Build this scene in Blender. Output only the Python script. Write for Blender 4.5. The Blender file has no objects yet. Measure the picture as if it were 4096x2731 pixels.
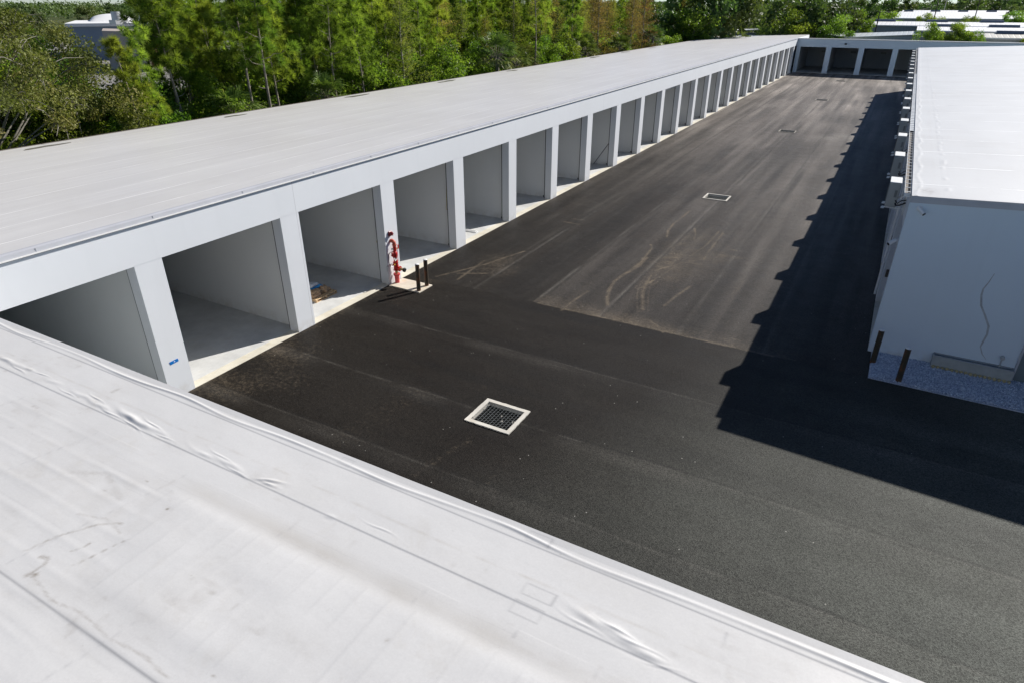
import bpy, math, random
import numpy as np
from mathutils import Vector, Matrix

# ------------------------------------------------------------------ camera, light, exposure
C = bpy.context.scene
COL = C.collection
R = math.radians

CAM = Vector((17.155, -9.549, 10.689))
PITCH, YAW, ROLL = 0.4789, 0.5086, 0.0010
fw = Vector((-math.sin(YAW) * math.cos(PITCH), math.cos(YAW) * math.cos(PITCH), -math.sin(PITCH)))
rt = Vector((math.cos(YAW), math.sin(YAW), 0))
up = rt.cross(fw)
r2 = rt * math.cos(ROLL) + up * math.sin(ROLL)
u2 = up * math.cos(ROLL) - rt * math.sin(ROLL)
cd = bpy.data.cameras.new("camera")
cam = bpy.data.objects.new("camera", cd)
COL.objects.link(cam)
m = Matrix.Identity(4)
for i in range(3):
    m[i][0], m[i][1], m[i][2], m[i][3] = r2[i], u2[i], -fw[i], CAM[i]
cam.matrix_world = m
cd.sensor_width = 36
cd.lens = 22.835
cd.clip_start = 0.1
cd.clip_end = 9000
C.camera = cam

SUN = Vector((0.637, 1.33, 1.0)).normalized()
EL = math.asin(SUN.z)
AZ = math.atan2(SUN.x, SUN.y)
W = bpy.data.worlds.new("World")
C.world = W
W.use_nodes = True
nt = W.node_tree
bg = nt.nodes["Background"]
sky = nt.nodes.new("ShaderNodeTexSky")
sky.sky_type = 'NISHITA'
sky.sun_disc = False
sky.sun_elevation = EL
sky.sun_rotation = AZ
sky.air_density = 0.6
sky.altitude = 0
sky.dust_density = 0.0
sky.ozone_density = 2.5
nt.links.new(sky.outputs[0], bg.inputs[0])
bg.inputs[1].default_value = 0.064
sl = bpy.data.lights.new("sun", 'SUN')
sl.energy = 5.0
sl.angle = R(0.5)
sl.color = (1.0, 0.955, 0.90)
so = bpy.data.objects.new("sun", sl)
COL.objects.link(so)
so.rotation_euler = SUN.to_track_quat('Z', 'Y').to_euler()
C.view_settings.view_transform = 'Standard'
C.view_settings.look = 'None'
C.view_settings.exposure = 0.42
C.view_settings.gamma = 1.0

# ------------------------------------------------------------------ helpers
rng = np.random.default_rng(11)
random.seed(5)


def tag(o, label=None, cat=None, group=None, kind=None):
    if label: o['label'] = label
    if cat: o['category'] = cat
    if group: o['group'] = group
    if kind: o['kind'] = kind
    return o


def thing(name, label, cat, loc=(0, 0, 0), group=None, rz=0.0):
    o = bpy.data.objects.new(name, None)
    o.empty_display_size = 0.3
    COL.objects.link(o)
    o.location = loc
    o.rotation_euler = (0, 0, rz)
    return tag(o, label, cat, group)


def origin_of(p):
    v = Vector((0, 0, 0))
    while p is not None:
        v += p.location
        p = p.parent
    return v


class MB:
    """collects boxes, tubes and sheets, then links them as ONE mesh object"""
    def __init__(s):
        s.v, s.f, s.sm = [], [], []

    def poly(s, pts, faces, smooth=False):
        n = len(s.v)
        s.v += [tuple(p) for p in pts]
        s.f += [tuple(i + n for i in f) for f in faces]
        s.sm += [smooth] * len(faces)
        return s

    def box(s, x0, x1, y0, y1, z0, z1, ch=0.0):
        x0, x1 = min(x0, x1), max(x0, x1)
        y0, y1 = min(y0, y1), max(y0, y1)
        if ch <= 0:
            p = [(x, y, z) for z in (z0, z1) for y in (y0, y1) for x in (x0, x1)]
            return s.poly(p, [(0, 2, 3, 1), (4, 5, 7, 6), (0, 1, 5, 4), (2, 6, 7, 3), (0, 4, 6, 2), (1, 3, 7, 5)])
        # chamfered box: convex hull of 24 points
        import bmesh
        bm = bmesh.new()
        for x, sx in ((x0, 1), (x1, -1)):
            for y, sy in ((y0, 1), (y1, -1)):
                for z, sz in ((z0, 1), (z1, -1)):
                    bm.verts.new((x + sx * ch, y + sy * ch, z))
                    bm.verts.new((x + sx * ch, y, z + sz * ch))
                    bm.verts.new((x, y + sy * ch, z + sz * ch))
        bmesh.ops.convex_hull(bm, input=bm.verts)
        bm.verts.index_update()
        s.poly([v.co[:] for v in bm.verts], [[v.index for v in f.verts] for f in bm.faces])
        bm.free()
        return s

    def path(s, pts, rad, n=8, smooth=True, caps=True):
        pts = [Vector(p) for p in pts]
        if not hasattr(rad, '__len__'): rad = [rad] * len(pts)
        vs, fs = [], []
        prev = None
        for i, p in enumerate(pts):
            d = (pts[min(i + 1, len(pts) - 1)] - pts[max(i - 1, 0)]).normalized()
            if prev is None:
                a = Vector((0, 0, 1)) if abs(d.z) < 0.9 else Vector((1, 0, 0))
                prev = d.cross(a).normalized()
            a = (prev - d * prev.dot(d)).normalized()
            prev = a
            b = d.cross(a)
            for k in range(n):
                t = 2 * math.pi * k / n
                vs.append(p + (a * math.cos(t) + b * math.sin(t)) * rad[i])
        for i in range(len(pts) - 1):
            for k in range(n):
                k2 = (k + 1) % n
                fs.append((i * n + k, i * n + k2, (i + 1) * n + k2, (i + 1) * n + k))
        s.poly(vs, fs, smooth)
        if caps:
            q = len(pts) - 1
            s.poly(vs[:n], [tuple(range(n))[::-1]])
            s.poly(vs[q * n:], [tuple(range(n))])
        return s

    def tube(s, a, b, r, n=10, r1=None):
        return s.path([a, b], [r, r if r1 is None else r1], n)

    def build(s, name, mat, parent=None, local=False):
        me = bpy.data.meshes.new(name)
        off = Vector((0, 0, 0)) if (parent is None or local) else origin_of(parent)
        me.from_pydata([(v[0] - off.x, v[1] - off.y, v[2] - off.z) for v in s.v], [], s.f)
        me.polygons.foreach_set('use_smooth', s.sm)
        me.materials.append(mat)
        me.update()
        o = bpy.data.objects.new(name, me)
        COL.objects.link(o)
        if parent is not None: o.parent = parent
        return o


def np_mesh(name, V, F, mat, parent=None, attrs=None, smooth=False, nside=None):
    """V (n,3), F (m,k) arrays -> object; attrs: dict of per-vertex float arrays"""
    me = bpy.data.meshes.new(name)
    k = F.shape[1]
    me.vertices.add(len(V))
    me.vertices.foreach_set('co', np.ascontiguousarray(V, dtype=np.float32).ravel())
    me.loops.add(F.size)
    me.loops.foreach_set('vertex_index', np.ascontiguousarray(F, dtype=np.int32).ravel())
    me.polygons.add(len(F))
    me.polygons.foreach_set('loop_start', np.arange(0, F.size, k, dtype=np.int32))
    if smooth: me.polygons.foreach_set('use_smooth', np.ones(len(F), dtype=bool))
    for a, arr in (attrs or {}).items():
        at = me.attributes.new(a, 'FLOAT', 'POINT')
        at.data.foreach_set('value', np.ascontiguousarray(arr, dtype=np.float32))
    me.materials.append(mat)
    me.update(calc_edges=True)
    me.validate()
    o = bpy.data.objects.new(name, me)
    COL.objects.link(o)
    if parent is not None: o.parent = parent
    return o


def grid(xs, ys, zf):
    X, Y = np.meshgrid(xs, ys, indexing='xy')
    Z = zf(X, Y)
    V = np.stack([X.ravel(), Y.ravel(), Z.ravel()], 1)
    nx, ny = len(xs), len(ys)
    i = (np.arange(ny - 1)[:, None] * nx + np.arange(nx - 1)[None, :]).ravel()
    F = np.stack([i, i + 1, i + nx + 1, i + nx], 1)
    return X, Y, V, F


def seg_dist(X, Y, pts):
    d = np.full(X.shape, 1e9)
    for (ax, ay), (bx, by) in zip(pts[:-1], pts[1:]):
        vx, vy = bx - ax, by - ay
        L = vx * vx + vy * vy + 1e-9
        t = np.clip(((X - ax) * vx + (Y - ay) * vy) / L, 0, 1)
        d = np.minimum(d, np.hypot(X - ax - t * vx, Y - ay - t * vy))
    return d


def copy_tree(o, parent=None):
    c = o.copy()
    COL.objects.link(c)
    if parent is not None: c.parent = parent
    for ch in list(o.children):
        copy_tree(ch, c)
    return c


ORD = ("first second third fourth fifth sixth seventh eighth ninth tenth eleventh twelfth thirteenth fourteenth fifteenth sixteenth "
       "seventeenth eighteenth nineteenth").split()
TENS = {2: 'twent', 3: 'thirt', 4: 'fort', 5: 'fift', 6: 'sixt', 7: 'sevent', 8: 'eight', 9: 'ninet'}


def ordinal(n):
    if n > 100: return "hundred and " + ordinal(n - 100)
    if n == 100: return "hundredth"
    if n < 20: return ORD[n - 1]
    t = TENS[n // 10]
    return t + 'ieth' if n % 10 == 0 else t + 'y-' + ORD[n % 10 - 1]


# ------------------------------------------------------------------ materials
class Nodes:
    def __init__(s, name):
        s.m = bpy.data.materials.new(name)
        s.m.use_nodes = True
        s.t = s.m.node_tree
        s.b = s.t.nodes['Principled BSDF']

    def n(s, typ, **kw):
        x = s.t.nodes.new(typ)
        for k, v in kw.items(): setattr(x, k, v)
        return x

    def put(s, sock, v):
        if isinstance(v, bpy.types.NodeSocket): s.t.links.new(v, sock)
        elif isinstance(v, (tuple, list)) and len(v) == 3 and sock.type == 'RGBA': sock.default_value = (*v, 1)
        else: sock.default_value = v

    def pos(s): return s.n('ShaderNodeNewGeometry').outputs['Position']
    def obj(s): return s.n('ShaderNodeTexCoord').outputs['Object']

    def map(s, v, scale):
        x = s.n('ShaderNodeMapping')
        s.put(x.inputs[0], v)
        x.inputs['Scale'].default_value = scale
        return x.outputs[0]

    def noise(s, scale, detail=3, vec=None, rough=0.55, dist=0.0):
        x = s.n('ShaderNodeTexNoise')
        s.put(x.inputs['Vector'], vec if vec is not None else s.pos())
        x.inputs['Scale'].default_value = scale
        x.inputs['Detail'].default_value = detail
        x.inputs['Roughness'].default_value = rough
        x.inputs['Distortion'].default_value = dist
        return x.outputs[0]

    def vor(s, scale, vec=None, out='Distance'):
        x = s.n('ShaderNodeTexVoronoi')
        s.put(x.inputs['Vector'], vec if vec is not None else s.pos())
        x.inputs['Scale'].default_value = scale
        return x.outputs[out]

    def math(s, op, a, b=0.0, clamp=False):
        x = s.n('ShaderNodeMath', operation=op, use_clamp=clamp)
        s.put(x.inputs[0], a)
        s.put(x.inputs[1], b)
        return x.outputs[0]

    def mr(s, v, a, b, c=0.0, d=1.0):
        x = s.n('ShaderNodeMapRange')
        s.put(x.inputs[0], v)
        for i, q in enumerate((a, b, c, d)): x.inputs[i + 1].default_value = q
        return x.outputs[0]

    def mix(s, f, a, b, mode='MIX'):
        x = s.n('ShaderNodeMix', data_type='RGBA', blend_type=mode)
        s.put(x.inputs[0], f)
        s.put(x.inputs[6], a)
        s.put(x.inputs[7], b)
        return x.outputs[2]

    def attr(s, name): return s.n('ShaderNodeAttribute', attribute_name=name).outputs['Fac']

    def xyz(s, v=None):
        x = s.n('ShaderNodeSeparateXYZ')
        s.put(x.inputs[0], v if v is not None else s.pos())
        return x.outputs

    def bump(s, h, strength=0.3, dist=0.02):
        x = s.n('ShaderNodeBump')
        s.put(x.inputs['Height'], h)
        x.inputs['Strength'].default_value = strength
        x.inputs['Distance'].default_value = dist
        s.t.links.new(x.outputs[0], s.b.inputs['Normal'])

    def out(s, col, rough=0.6, spec=0.5, metal=0.0):
        s.put(s.b.inputs['Base Color'], col)
        s.put(s.b.inputs['Roughness'], rough)
        s.put(s.b.inputs['Specular IOR Level'], spec)
        s.put(s.b.inputs['Metallic'], metal)
        return s.m


def mat_simple(name, col, rough=0.6, spec=0.4, metal=0.0, var=0.12, scale=3.0):
    s = Nodes(name)
    f = s.noise(scale, 4)
    c = s.mix(s.mr(f, 0.3, 0.7), tuple(x * (1 - var) for x in col), tuple(min(1, x * (1 + var)) for x in col))
    return s.out(c, rough, spec, metal)


def mat_stucco(name, col, joints=()):
    s = Nodes(name)
    big = s.mr(s.noise(0.35, 4), 0.3, 0.7)
    c = s.mix(big, tuple(x * 0.95 for x in col), col)
    # faint rain streaks running down the wall
    st = s.mr(s.noise(2.2, 5, s.map(s.pos(), (1, 1, 0.10))), 0.55, 0.8)
    c = s.mix(s.math('MULTIPLY', st, 0.07), c, (0.40, 0.42, 0.44))
    # splashed dirt close to the ground
    z = s.xyz()[2]
    d = s.math('MULTIPLY', s.mr(z, 0.0, 0.45, 1.0, 0.0), s.mr(s.noise(3.0, 5), 0.40, 0.72))
    c = s.mix(s.math('MULTIPLY', d, 0.5), c, (0.42, 0.37, 0.29))
    y = s.xyz()[1]
    for j in joints:
        l = s.math('LESS_THAN', s.math('ABSOLUTE', s.math('SUBTRACT', y, j)), 0.012)
        c = s.mix(s.math('MULTIPLY', l, 0.45), c, (0.35, 0.36, 0.38))
    s.bump(s.noise(55, 3), 0.12, 0.01)
    return s.out(c, 0.85, 0.25)


WHITE = (0.73, 0.755, 0.78)
M = {}
M['stucco'] = mat_stucco('white_stucco', WHITE, (5.95, 33.9, 57.0, 80.5))
M['stucco_shade'] = mat_stucco('white_stucco_shaded', (0.70, 0.79, 0.85))  # bluer copy for shaded walls, blue shade put into the colour
M['inner_wall'] = mat_stucco('painted_block_wall', (0.72, 0.735, 0.735))
M['white_paint'] = mat_simple('white_paint', (0.80, 0.80, 0.79), 0.45, 0.4, var=0.05)
M['white_metal'] = mat_simple('white_metal', (0.82, 0.82, 0.80), 0.35, 0.5, var=0.04)
M['coping'] = mat_simple('grey_coping', (0.46, 0.47, 0.50), 0.5, 0.4, var=0.06, scale=1.2)
M['track'] = mat_simple('dark_track', (0.06, 0.065, 0.07), 0.5, 0.5)
M['black'] = mat_simple('black_rubber', (0.015, 0.015, 0.016), 0.5, 0.4)
M['steel'] = mat_simple('grey_steel', (0.42, 0.44, 0.46), 0.35, 0.5, 0.6, var=0.1)
M['galv'] = mat_simple('galvanised', (0.55, 0.56, 0.56), 0.4, 0.5, 0.4, var=0.12, scale=12)
M['ac_case'] = mat_simple('ac_casing', (0.42, 0.42, 0.39), 0.45, 0.4, var=0.04)
M['ac_lid'] = mat_simple('ac_lid', (0.80, 0.80, 0.77), 0.4, 0.4, var=0.04)
M['ac_dark'] = mat_simple('ac_louvre', (0.22, 0.22, 0.21), 0.6, 0.3)
M['red'] = mat_simple('red_paint', (0.50, 0.018, 0.016), 0.35, 0.5, var=0.15, scale=14)
M['red_faded'] = mat_simple('faded_red_paint', (0.50, 0.10, 0.06), 0.55, 0.4, var=0.2, scale=14)
M['red_base'] = mat_simple('chalky_red_paint', (0.60, 0.075, 0.08), 0.5, 0.4, var=0.12, scale=10)
M['dark_red'] = mat_simple('dark_red', (0.17, 0.010, 0.016), 0.35, 0.5)
M['brass'] = mat_simple('brass', (0.42, 0.31, 0.15), 0.4, 0.5, 0.5, var=0.2, scale=20)
M['tape'] = mat_simple('blue_tape', (0.0, 0.16, 0.52), 0.6, 0.3, var=0.05)
M['wood'] = mat_simple('pallet_wood', (0.62, 0.44, 0.26), 0.8, 0.2, var=0.3, scale=9)
M['kraft'] = mat_simple('kraft_paper', (0.46, 0.31, 0.19), 0.85, 0.2, var=0.25, scale=7)
M['bag_white'] = mat_simple('white_bag', (0.66, 0.68, 0.72), 0.5, 0.4, var=0.08)
M['bag_blue'] = mat_simple('blue_bag', (0.05, 0.30, 0.62), 0.5, 0.4, var=0.3, scale=9)
M['yellow'] = mat_simple('yellow_cord', (0.50, 0.38, 0.05), 0.7, 0.2)
M['lockbox'] = mat_simple('brown_box', (0.11, 0.095, 0.075), 0.6, 0.3)
M['door'] = mat_simple('grey_green_door', (0.16, 0.20, 0.21), 0.5, 0.4, var=0.05)
M['foam'] = mat_simple('yellow_foam', (0.47, 0.40, 0.22), 0.9, 0.1, var=0.15, scale=12)
M['trough'] = mat_simple('grey_concrete_box', (0.40, 0.42, 0.40), 0.8, 0.3, var=0.12, scale=4)
M['crack'] = mat_simple('crack_sealant', (0.44, 0.47, 0.48), 0.8, 0.2, var=0.15, scale=6)
M['vent'] = mat_simple('ridge_vent', (0.16, 0.19, 0.24), 0.5, 0.5, var=0.1)
M['pole'] = mat_simple('weathered_pole', (0.10, 0.085, 0.07), 0.9, 0.2, var=0.25)
M['cpole'] = mat_simple('pale_pole', (0.42, 0.40, 0.37), 0.8, 0.2, var=0.1)
M['wire'] = mat_simple('wire', (0.05, 0.05, 0.055), 0.6, 0.3)
M['grate'] = mat_simple('grate_steel', (0.20, 0.215, 0.215), 0.55, 0.5, 0.1, var=0.25, scale=8)
M['pit'] = mat_simple('drain_pit', (0.003, 0.003, 0.003), 0.9, 0.1)
M['plate'] = mat_simple('label_plate', (0.78, 0.78, 0.76), 0.5, 0.4, var=0.03)


def mat_bollard():
    s = Nodes('rusting_brown_pipe')
    f = s.mr(s.noise(7, 6, s.map(s.pos(), (1, 1, 0.35)), 0.65), 0.50, 0.66)
    z = s.xyz()[2]
    c = s.mix(f, (0.050, 0.042, 0.028), (0.16, 0.055, 0.022))
    low = s.math('MULTIPLY', s.mr(z, 0.0, 0.16, 1.0, 0.0), s.mr(s.noise(14, 4), 0.3, 0.6))
    c = s.mix(s.math('MULTIPLY', low, 0.9), c, (0.24, 0.085, 0.03))
    sc = s.mr(s.noise(16, 3), 0.70, 0.74)
    c = s.mix(s.math('MULTIPLY', sc, 0.5), c, (0.32, 0.31, 0.29))
    return s.out(c, 0.5, 0.4)


M['bollard'] = mat_bollard()


def mat_concrete(name, col, warm=(0.52, 0.44, 0.30), warm_amt=0.4):
    s = Nodes(name)
    c = s.mix(s.mr(s.noise(0.8, 6, rough=0.65), 0.3, 0.7), tuple(x * 0.78 for x in col), tuple(x * 1.1 for x in col))
    c = s.mix(s.math('MULTIPLY', s.mr(s.noise(2.3, 6), 0.52, 0.7), warm_amt), c, warm)
    sp = s.mr(s.noise(40, 3), 0.62, 0.74)
    c = s.mix(s.math('MULTIPLY', sp, 0.35), c, tuple(x * 0.4 for x in col))
    s.bump(s.noise(30, 4), 0.15, 0.01)
    return s.out(c, 0.7, 0.35)


M['floor'] = mat_concrete('troweled_concrete', (0.62, 0.625, 0.61), warm_amt=0.12)
M['sill'] = mat_concrete('concrete_threshold', (0.70, 0.66, 0.55), warm_amt=0.35)
M['collar'] = mat_concrete('pale_concrete_collar', (0.66, 0.63, 0.56), (0.46, 0.40, 0.30), 0.5)
M['collar_dull'] = mat_concrete('dirty_concrete_collar', (0.30, 0.28, 0.245), (0.24, 0.20, 0.15), 0.5)
M['pad'] = mat_concrete('concrete_pad', (0.70, 0.63, 0.52), (0.62, 0.42, 0.16), 0.40)


def mat_asphalt():
    s = Nodes('asphalt_paving')
    p = s.pos()
    big = s.mr(s.noise(0.22, 5, rough=0.6), 0.3, 0.7)
    streak = s.mr(s.noise(1.0, 5, s.map(p, (0.28, 1.3, 1)), 0.6), 0.3, 0.72)
    streak2 = s.mr(s.noise(1.0, 5, s.map(p, (1.6, 0.10, 1)), 0.6), 0.3, 0.72)
    age_glare = s.attr('age_glare')
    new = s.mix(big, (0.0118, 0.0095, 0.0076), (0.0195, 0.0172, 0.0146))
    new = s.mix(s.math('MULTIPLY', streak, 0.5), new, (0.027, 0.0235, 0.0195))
    lighter = s.mix(big, (0.067, 0.057, 0.049), (0.106, 0.094, 0.082))
    lighter = s.mix(s.math('MULTIPLY', streak2, 0.8), lighter, (0.120, 0.108, 0.096))
    lighter = s.mix(s.attr('lane'), s.mix(big, (0.070, 0.075, 0.066), (0.112, 0.118, 0.103)), lighter)  # lane keeps its worn brown; grey-green is the apron's painted glare
    c = s.mix(age_glare, new, lighter)
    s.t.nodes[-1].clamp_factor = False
    dust = s.attr('dust')
    br = s.mr(s.noise(2.4, 7, s.map(p, (0.7, 1.5, 1)), 0.7), 0.38, 0.72)
    fine = s.mr(s.noise(18, 4), 0.32, 0.66)
    grn = s.noise(7.0, 8, s.map(p, (1.0, 1.0, 1)), 0.78)
    kk = s.math('ADD', s.math('MULTIPLY', dust, s.math('ADD', 0.55, s.math('MULTIPLY', br, 0.75))), s.math('MULTIPLY', s.math('SUBTRACT', grn, 0.5), 1.1))
    k = s.math('MULTIPLY', s.math('MULTIPLY', s.mr(kk, 0.10, 0.62), s.mr(dust, 0.0, 0.12)), 0.66)
    c = s.mix(k, c, (0.20, 0.160, 0.112))
    k = s.math('MULTIPLY', s.attr('pale'), s.math('ADD', 0.35, s.math('MULTIPLY', fine, 0.65)), True)
    c = s.mix(k, c, (0.23, 0.215, 0.19))
    k = s.math('MULTIPLY', s.attr('dark'), s.math('ADD', 0.45, s.math('MULTIPLY', br, 0.6)), True)
    c = s.mix(k, c, (0.011, 0.011, 0.011))
    # stone chips showing in the binder
    ch = s.vor(46, out='Color')
    chv = s.n('ShaderNodeSeparateColor')
    s.put(chv.inputs[0], ch)
    tone = s.mr(chv.outputs[0], 0.0, 1.0, 0.52, 1.62)
    cc = s.n('ShaderNodeCombineColor')
    for i in range(3): s.put(cc.inputs[i], tone)
    c = s.mix(1.0, c, cc.outputs[0], 'MULTIPLY')
    # scattered pale grit
    g = s.math('MULTIPLY', s.math('LESS_THAN', s.vor(2.6), 0.045), s.math('GREATER_THAN', s.noise(0.8, 2), 0.52))
    c = s.mix(s.math('MULTIPLY', g, 0.8), c, (0.34, 0.33, 0.30))
    h = s.math('ADD', s.vor(62), s.math('MULTIPLY', s.noise(150, 2), 0.4))
    s.bump(h, 0.55, 0.012)
    ro = s.mr(s.noise(1.2, 4), 0.3, 0.7, 0.50, 0.60)
    return s.out(c, ro, 0.09)


M['asphalt'] = mat_asphalt()


def mat_roof(name, col, seams=None, ribs=0.0, dirt=0.25):
    s = Nodes(name)
    p = s.pos()
    c = s.mix(s.mr(s.noise(0.5, 5, s.map(p, (1, 0.45, 1))), 0.3, 0.7), tuple(x * 0.95 for x in col), tuple(min(1, x * 1.03) for x in col))
    blot = s.mr(s.noise(1.4, 7, rough=0.7, dist=0.6), 0.56, 0.74)
    c = s.mix(s.math('MULTIPLY', blot, dirt), c, (0.50, 0.47, 0.42))
    sp = s.mr(s.noise(11, 6, rough=0.7), 0.66, 0.75)
    c = s.mix(s.math('MULTIPLY', sp, dirt), c, (0.33, 0.31, 0.28))
    fs = s.mr(s.noise(1.0, 6, s.map(p, (1.6, 9, 1)), 0.7), 0.42, 0.68)
    c = s.mix(s.math('MULTIPLY', fs, dirt * 0.45), c, tuple(x * 0.80 for x in col))
    st = s.attr('stain')
    br = s.mr(s.noise(6, 7, rough=0.72), 0.34, 0.66)
    c = s.mix(s.math('MULTIPLY', st, br, True), c, (0.235, 0.20, 0.16))
    wt = s.attr('wash')
    c = s.mix(s.math('MULTIPLY', wt, s.mr(s.noise(3, 5), 0.2, 0.8, 0.45, 1.0), True), c, (0.43, 0.40, 0.355))
    ln = s.attr('line')
    c = s.mix(s.math('MULTIPLY', ln, 0.9, True), c, (0.26, 0.26, 0.27))
    gn = s.mr(s.noise(45, 4, rough=0.7), 0.30, 0.70, 0.955, 1.035)
    gc = s.n('ShaderNodeCombineColor')
    for i in range(3): s.put(gc.inputs[i], gn)
    c = s.mix(1.0, c, gc.outputs[0], 'MULTIPLY')
    bh = s.math('MULTIPLY', s.noise(2.4, 4), 0.7)
    if seams and seams[2] == 0:
        gr = s.mr(s.noise(1.0, 6, s.map(p, (2.6, 0.07, 1)), 0.65), 0.40, 0.66)
        c = s.mix(s.math('MULTIPLY', gr, 0.22), c, (0.43, 0.415, 0.41))
    if seams:
        x0, step, axis = seams
        co = s.xyz()[axis]
        wob = s.math('MULTIPLY', s.noise(0.7, 2), 0.10)
        u = s.math('ADD', s.math('SUBTRACT', co, x0), wob)
        fr = s.math('ABSOLUTE', s.math('SUBTRACT', s.math('FRACT', s.math('DIVIDE', u, step)), 0.5))
        e = s.mr(fr, 0.474, 0.486)
        brk = s.mr(s.noise(0.35, 5, s.map(p, (2.5, 1, 1)), 0.7), 0.40, 0.56)
        e = s.math('MULTIPLY', e, brk)
        c = s.mix(s.math('MULTIPLY', e, 0.8), c, tuple(min(1, x * 1.35) for x in col))
        e2 = s.math('MULTIPLY', s.mr(fr, 0.440, 0.462), s.mr(fr, 0.466, 0.476, 1.0, 0.0))
        c = s.mix(s.math('MULTIPLY', s.math('MULTIPLY', e2, brk), 0.24), c, (0.33, 0.32, 0.32))
        bh = s.math('ADD', bh, s.math('MULTIPLY', e, 0.5))
    s.bump(bh, 0.25, 0.02)
    return s.out(c, 0.42, 0.4)


M['roof_near'] = mat_roof('membrane_roof_near', (0.635, 0.63, 0.62), dirt=0.34)
M['roof_left'] = mat_roof('membrane_roof_long', (0.65, 0.642, 0.635), seams=(-1.05, 1.55, 0), dirt=0.16)
M['roof_right'] = mat_roof('membrane_roof_bright', (0.655, 0.655, 0.645), seams=(0.4, 3.05, 1), dirt=0.14)
M['roof_far'] = mat_roof('membrane_roof_far', (0.62, 0.62, 0.62), dirt=0.1)


def mat_ribbed(name, col, axis=0, step=0.9, amt=0.35):
    s = Nodes(name)
    co = s.xyz()[axis]
    fr = s.math('ABSOLUTE', s.math('SUBTRACT', s.math('FRACT', s.math('DIVIDE', co, step)), 0.5))
    e = s.mr(fr, 0.36, 0.48)
    c = s.mix(s.math('MULTIPLY', e, amt), col, tuple(x * 0.45 for x in col))
    w = s.mr(s.noise(0.25, 5), 0.45, 0.75)
    c = s.mix(s.math('MULTIPLY', w, 0.22), c, (0.42, 0.36, 0.30))
    s.bump(s.math('SUBTRACT', 1.0, e), 0.4, 0.05)
    return s.out(c, 0.45, 0.4, 0.0)


M['whs_roof'] = mat_ribbed('white_ribbed_roof', (0.83, 0.83, 0.82))
M['whs_roof_tan'] = mat_ribbed('tan_ribbed_roof', (0.60, 0.58, 0.51))
M['whs_roof_grey'] = mat_ribbed('grey_ribbed_roof', (0.36, 0.40, 0.43))
M['whs_wall'] = mat_ribbed('grey_ribbed_wall', (0.46, 0.47, 0.47), 0, 0.6, 0.25)
M['whs_wall_tan'] = mat_ribbed('tan_ribbed_wall', (0.40, 0.39, 0.36), 0, 0.6, 0.25)
M['bg_white'] = mat_simple('white_roof_far', (0.84, 0.84, 0.83), 0.6, 0.3, var=0.03, scale=0.1)
M['bg_tan'] = mat_simple('tan_wall', (0.44, 0.38, 0.34), 0.8, 0.2, var=0.06, scale=0.2)
M['bg_brown'] = mat_simple('maroon_brown_wall', (0.19, 0.085, 0.085), 0.7, 0.3, var=0.1, scale=0.3)
M['bg_blue'] = mat_simple('blue_grey_wall', (0.20, 0.26, 0.34), 0.7, 0.3, var=0.06, scale=0.2)
M['bg_lot'] = mat_simple('pale_lot', (0.26, 0.25, 0.23), 0.8, 0.2, var=0.12, scale=0.3)


def mat_ground():
    s = Nodes('scrub_ground')
    c = s.mix(s.mr(s.noise(0.5, 6), 0.3, 0.7), (0.060, 0.085, 0.025), (0.110, 0.105, 0.050))
    c = s.mix(s.mr(s.noise(0.012, 3), 0.4, 0.6), c, (0.045, 0.070, 0.022))
    s.bump(s.noise(3, 5), 0.8, 0.2)
    return s.out(c, 0.95, 0.1)


M['ground'] = mat_ground()


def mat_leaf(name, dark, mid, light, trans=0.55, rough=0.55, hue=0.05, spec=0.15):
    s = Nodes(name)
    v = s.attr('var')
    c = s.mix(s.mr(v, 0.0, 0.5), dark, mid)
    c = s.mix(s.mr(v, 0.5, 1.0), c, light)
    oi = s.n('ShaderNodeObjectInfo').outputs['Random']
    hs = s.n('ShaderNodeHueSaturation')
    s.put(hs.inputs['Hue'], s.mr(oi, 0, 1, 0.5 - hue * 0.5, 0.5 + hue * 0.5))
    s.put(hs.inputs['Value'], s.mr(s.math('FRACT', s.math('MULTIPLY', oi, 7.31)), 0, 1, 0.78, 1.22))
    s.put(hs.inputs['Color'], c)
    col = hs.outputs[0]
    s.out(col, rough, spec)
    tr = s.n('ShaderNodeBsdfTranslucent')
    s.put(tr.inputs[0], s.mix(1.0, col, (1.3, 1.4, 0.6), 'MULTIPLY'))
    mx = s.n('ShaderNodeMixShader')
    mx.inputs[0].default_value = trans
    s.t.links.new(s.b.outputs[0], mx.inputs[1])
    s.t.links.new(tr.outputs[0], mx.inputs[2])
    s.t.links.new(mx.outputs[0], s.t.nodes['Material Output'].inputs[0])
    return s.m


M['pine'] = mat_leaf('pine_needles', (0.095, 0.140, 0.024), (0.195, 0.270, 0.044), (0.320, 0.390, 0.080))
M['cypress'] = mat_leaf('browning_cypress', (0.125, 0.115, 0.036), (0.250, 0.175, 0.075), (0.330, 0.225, 0.105), hue=0.06)
M['cypress_green'] = mat_leaf('greenish_cypress', (0.125, 0.150, 0.032), (0.215, 0.230, 0.055), (0.290, 0.270, 0.080), hue=0.05)
M['broad'] = mat_leaf('broad_leaves', (0.075, 0.130, 0.020), (0.165, 0.250, 0.038), (0.310, 0.385, 0.080), rough=0.45, spec=0.22, hue=0.05)
M['palm'] = mat_leaf('palm_fronds', (0.070, 0.115, 0.030), (0.145, 0.205, 0.050), (0.270, 0.270, 0.110), 0.25, 0.35)
M['oak'] = mat_leaf('olive_oak_leaves', (0.090, 0.110, 0.028), (0.170, 0.190, 0.052), (0.240, 0.215, 0.075), 0.3, hue=0.03)
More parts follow.
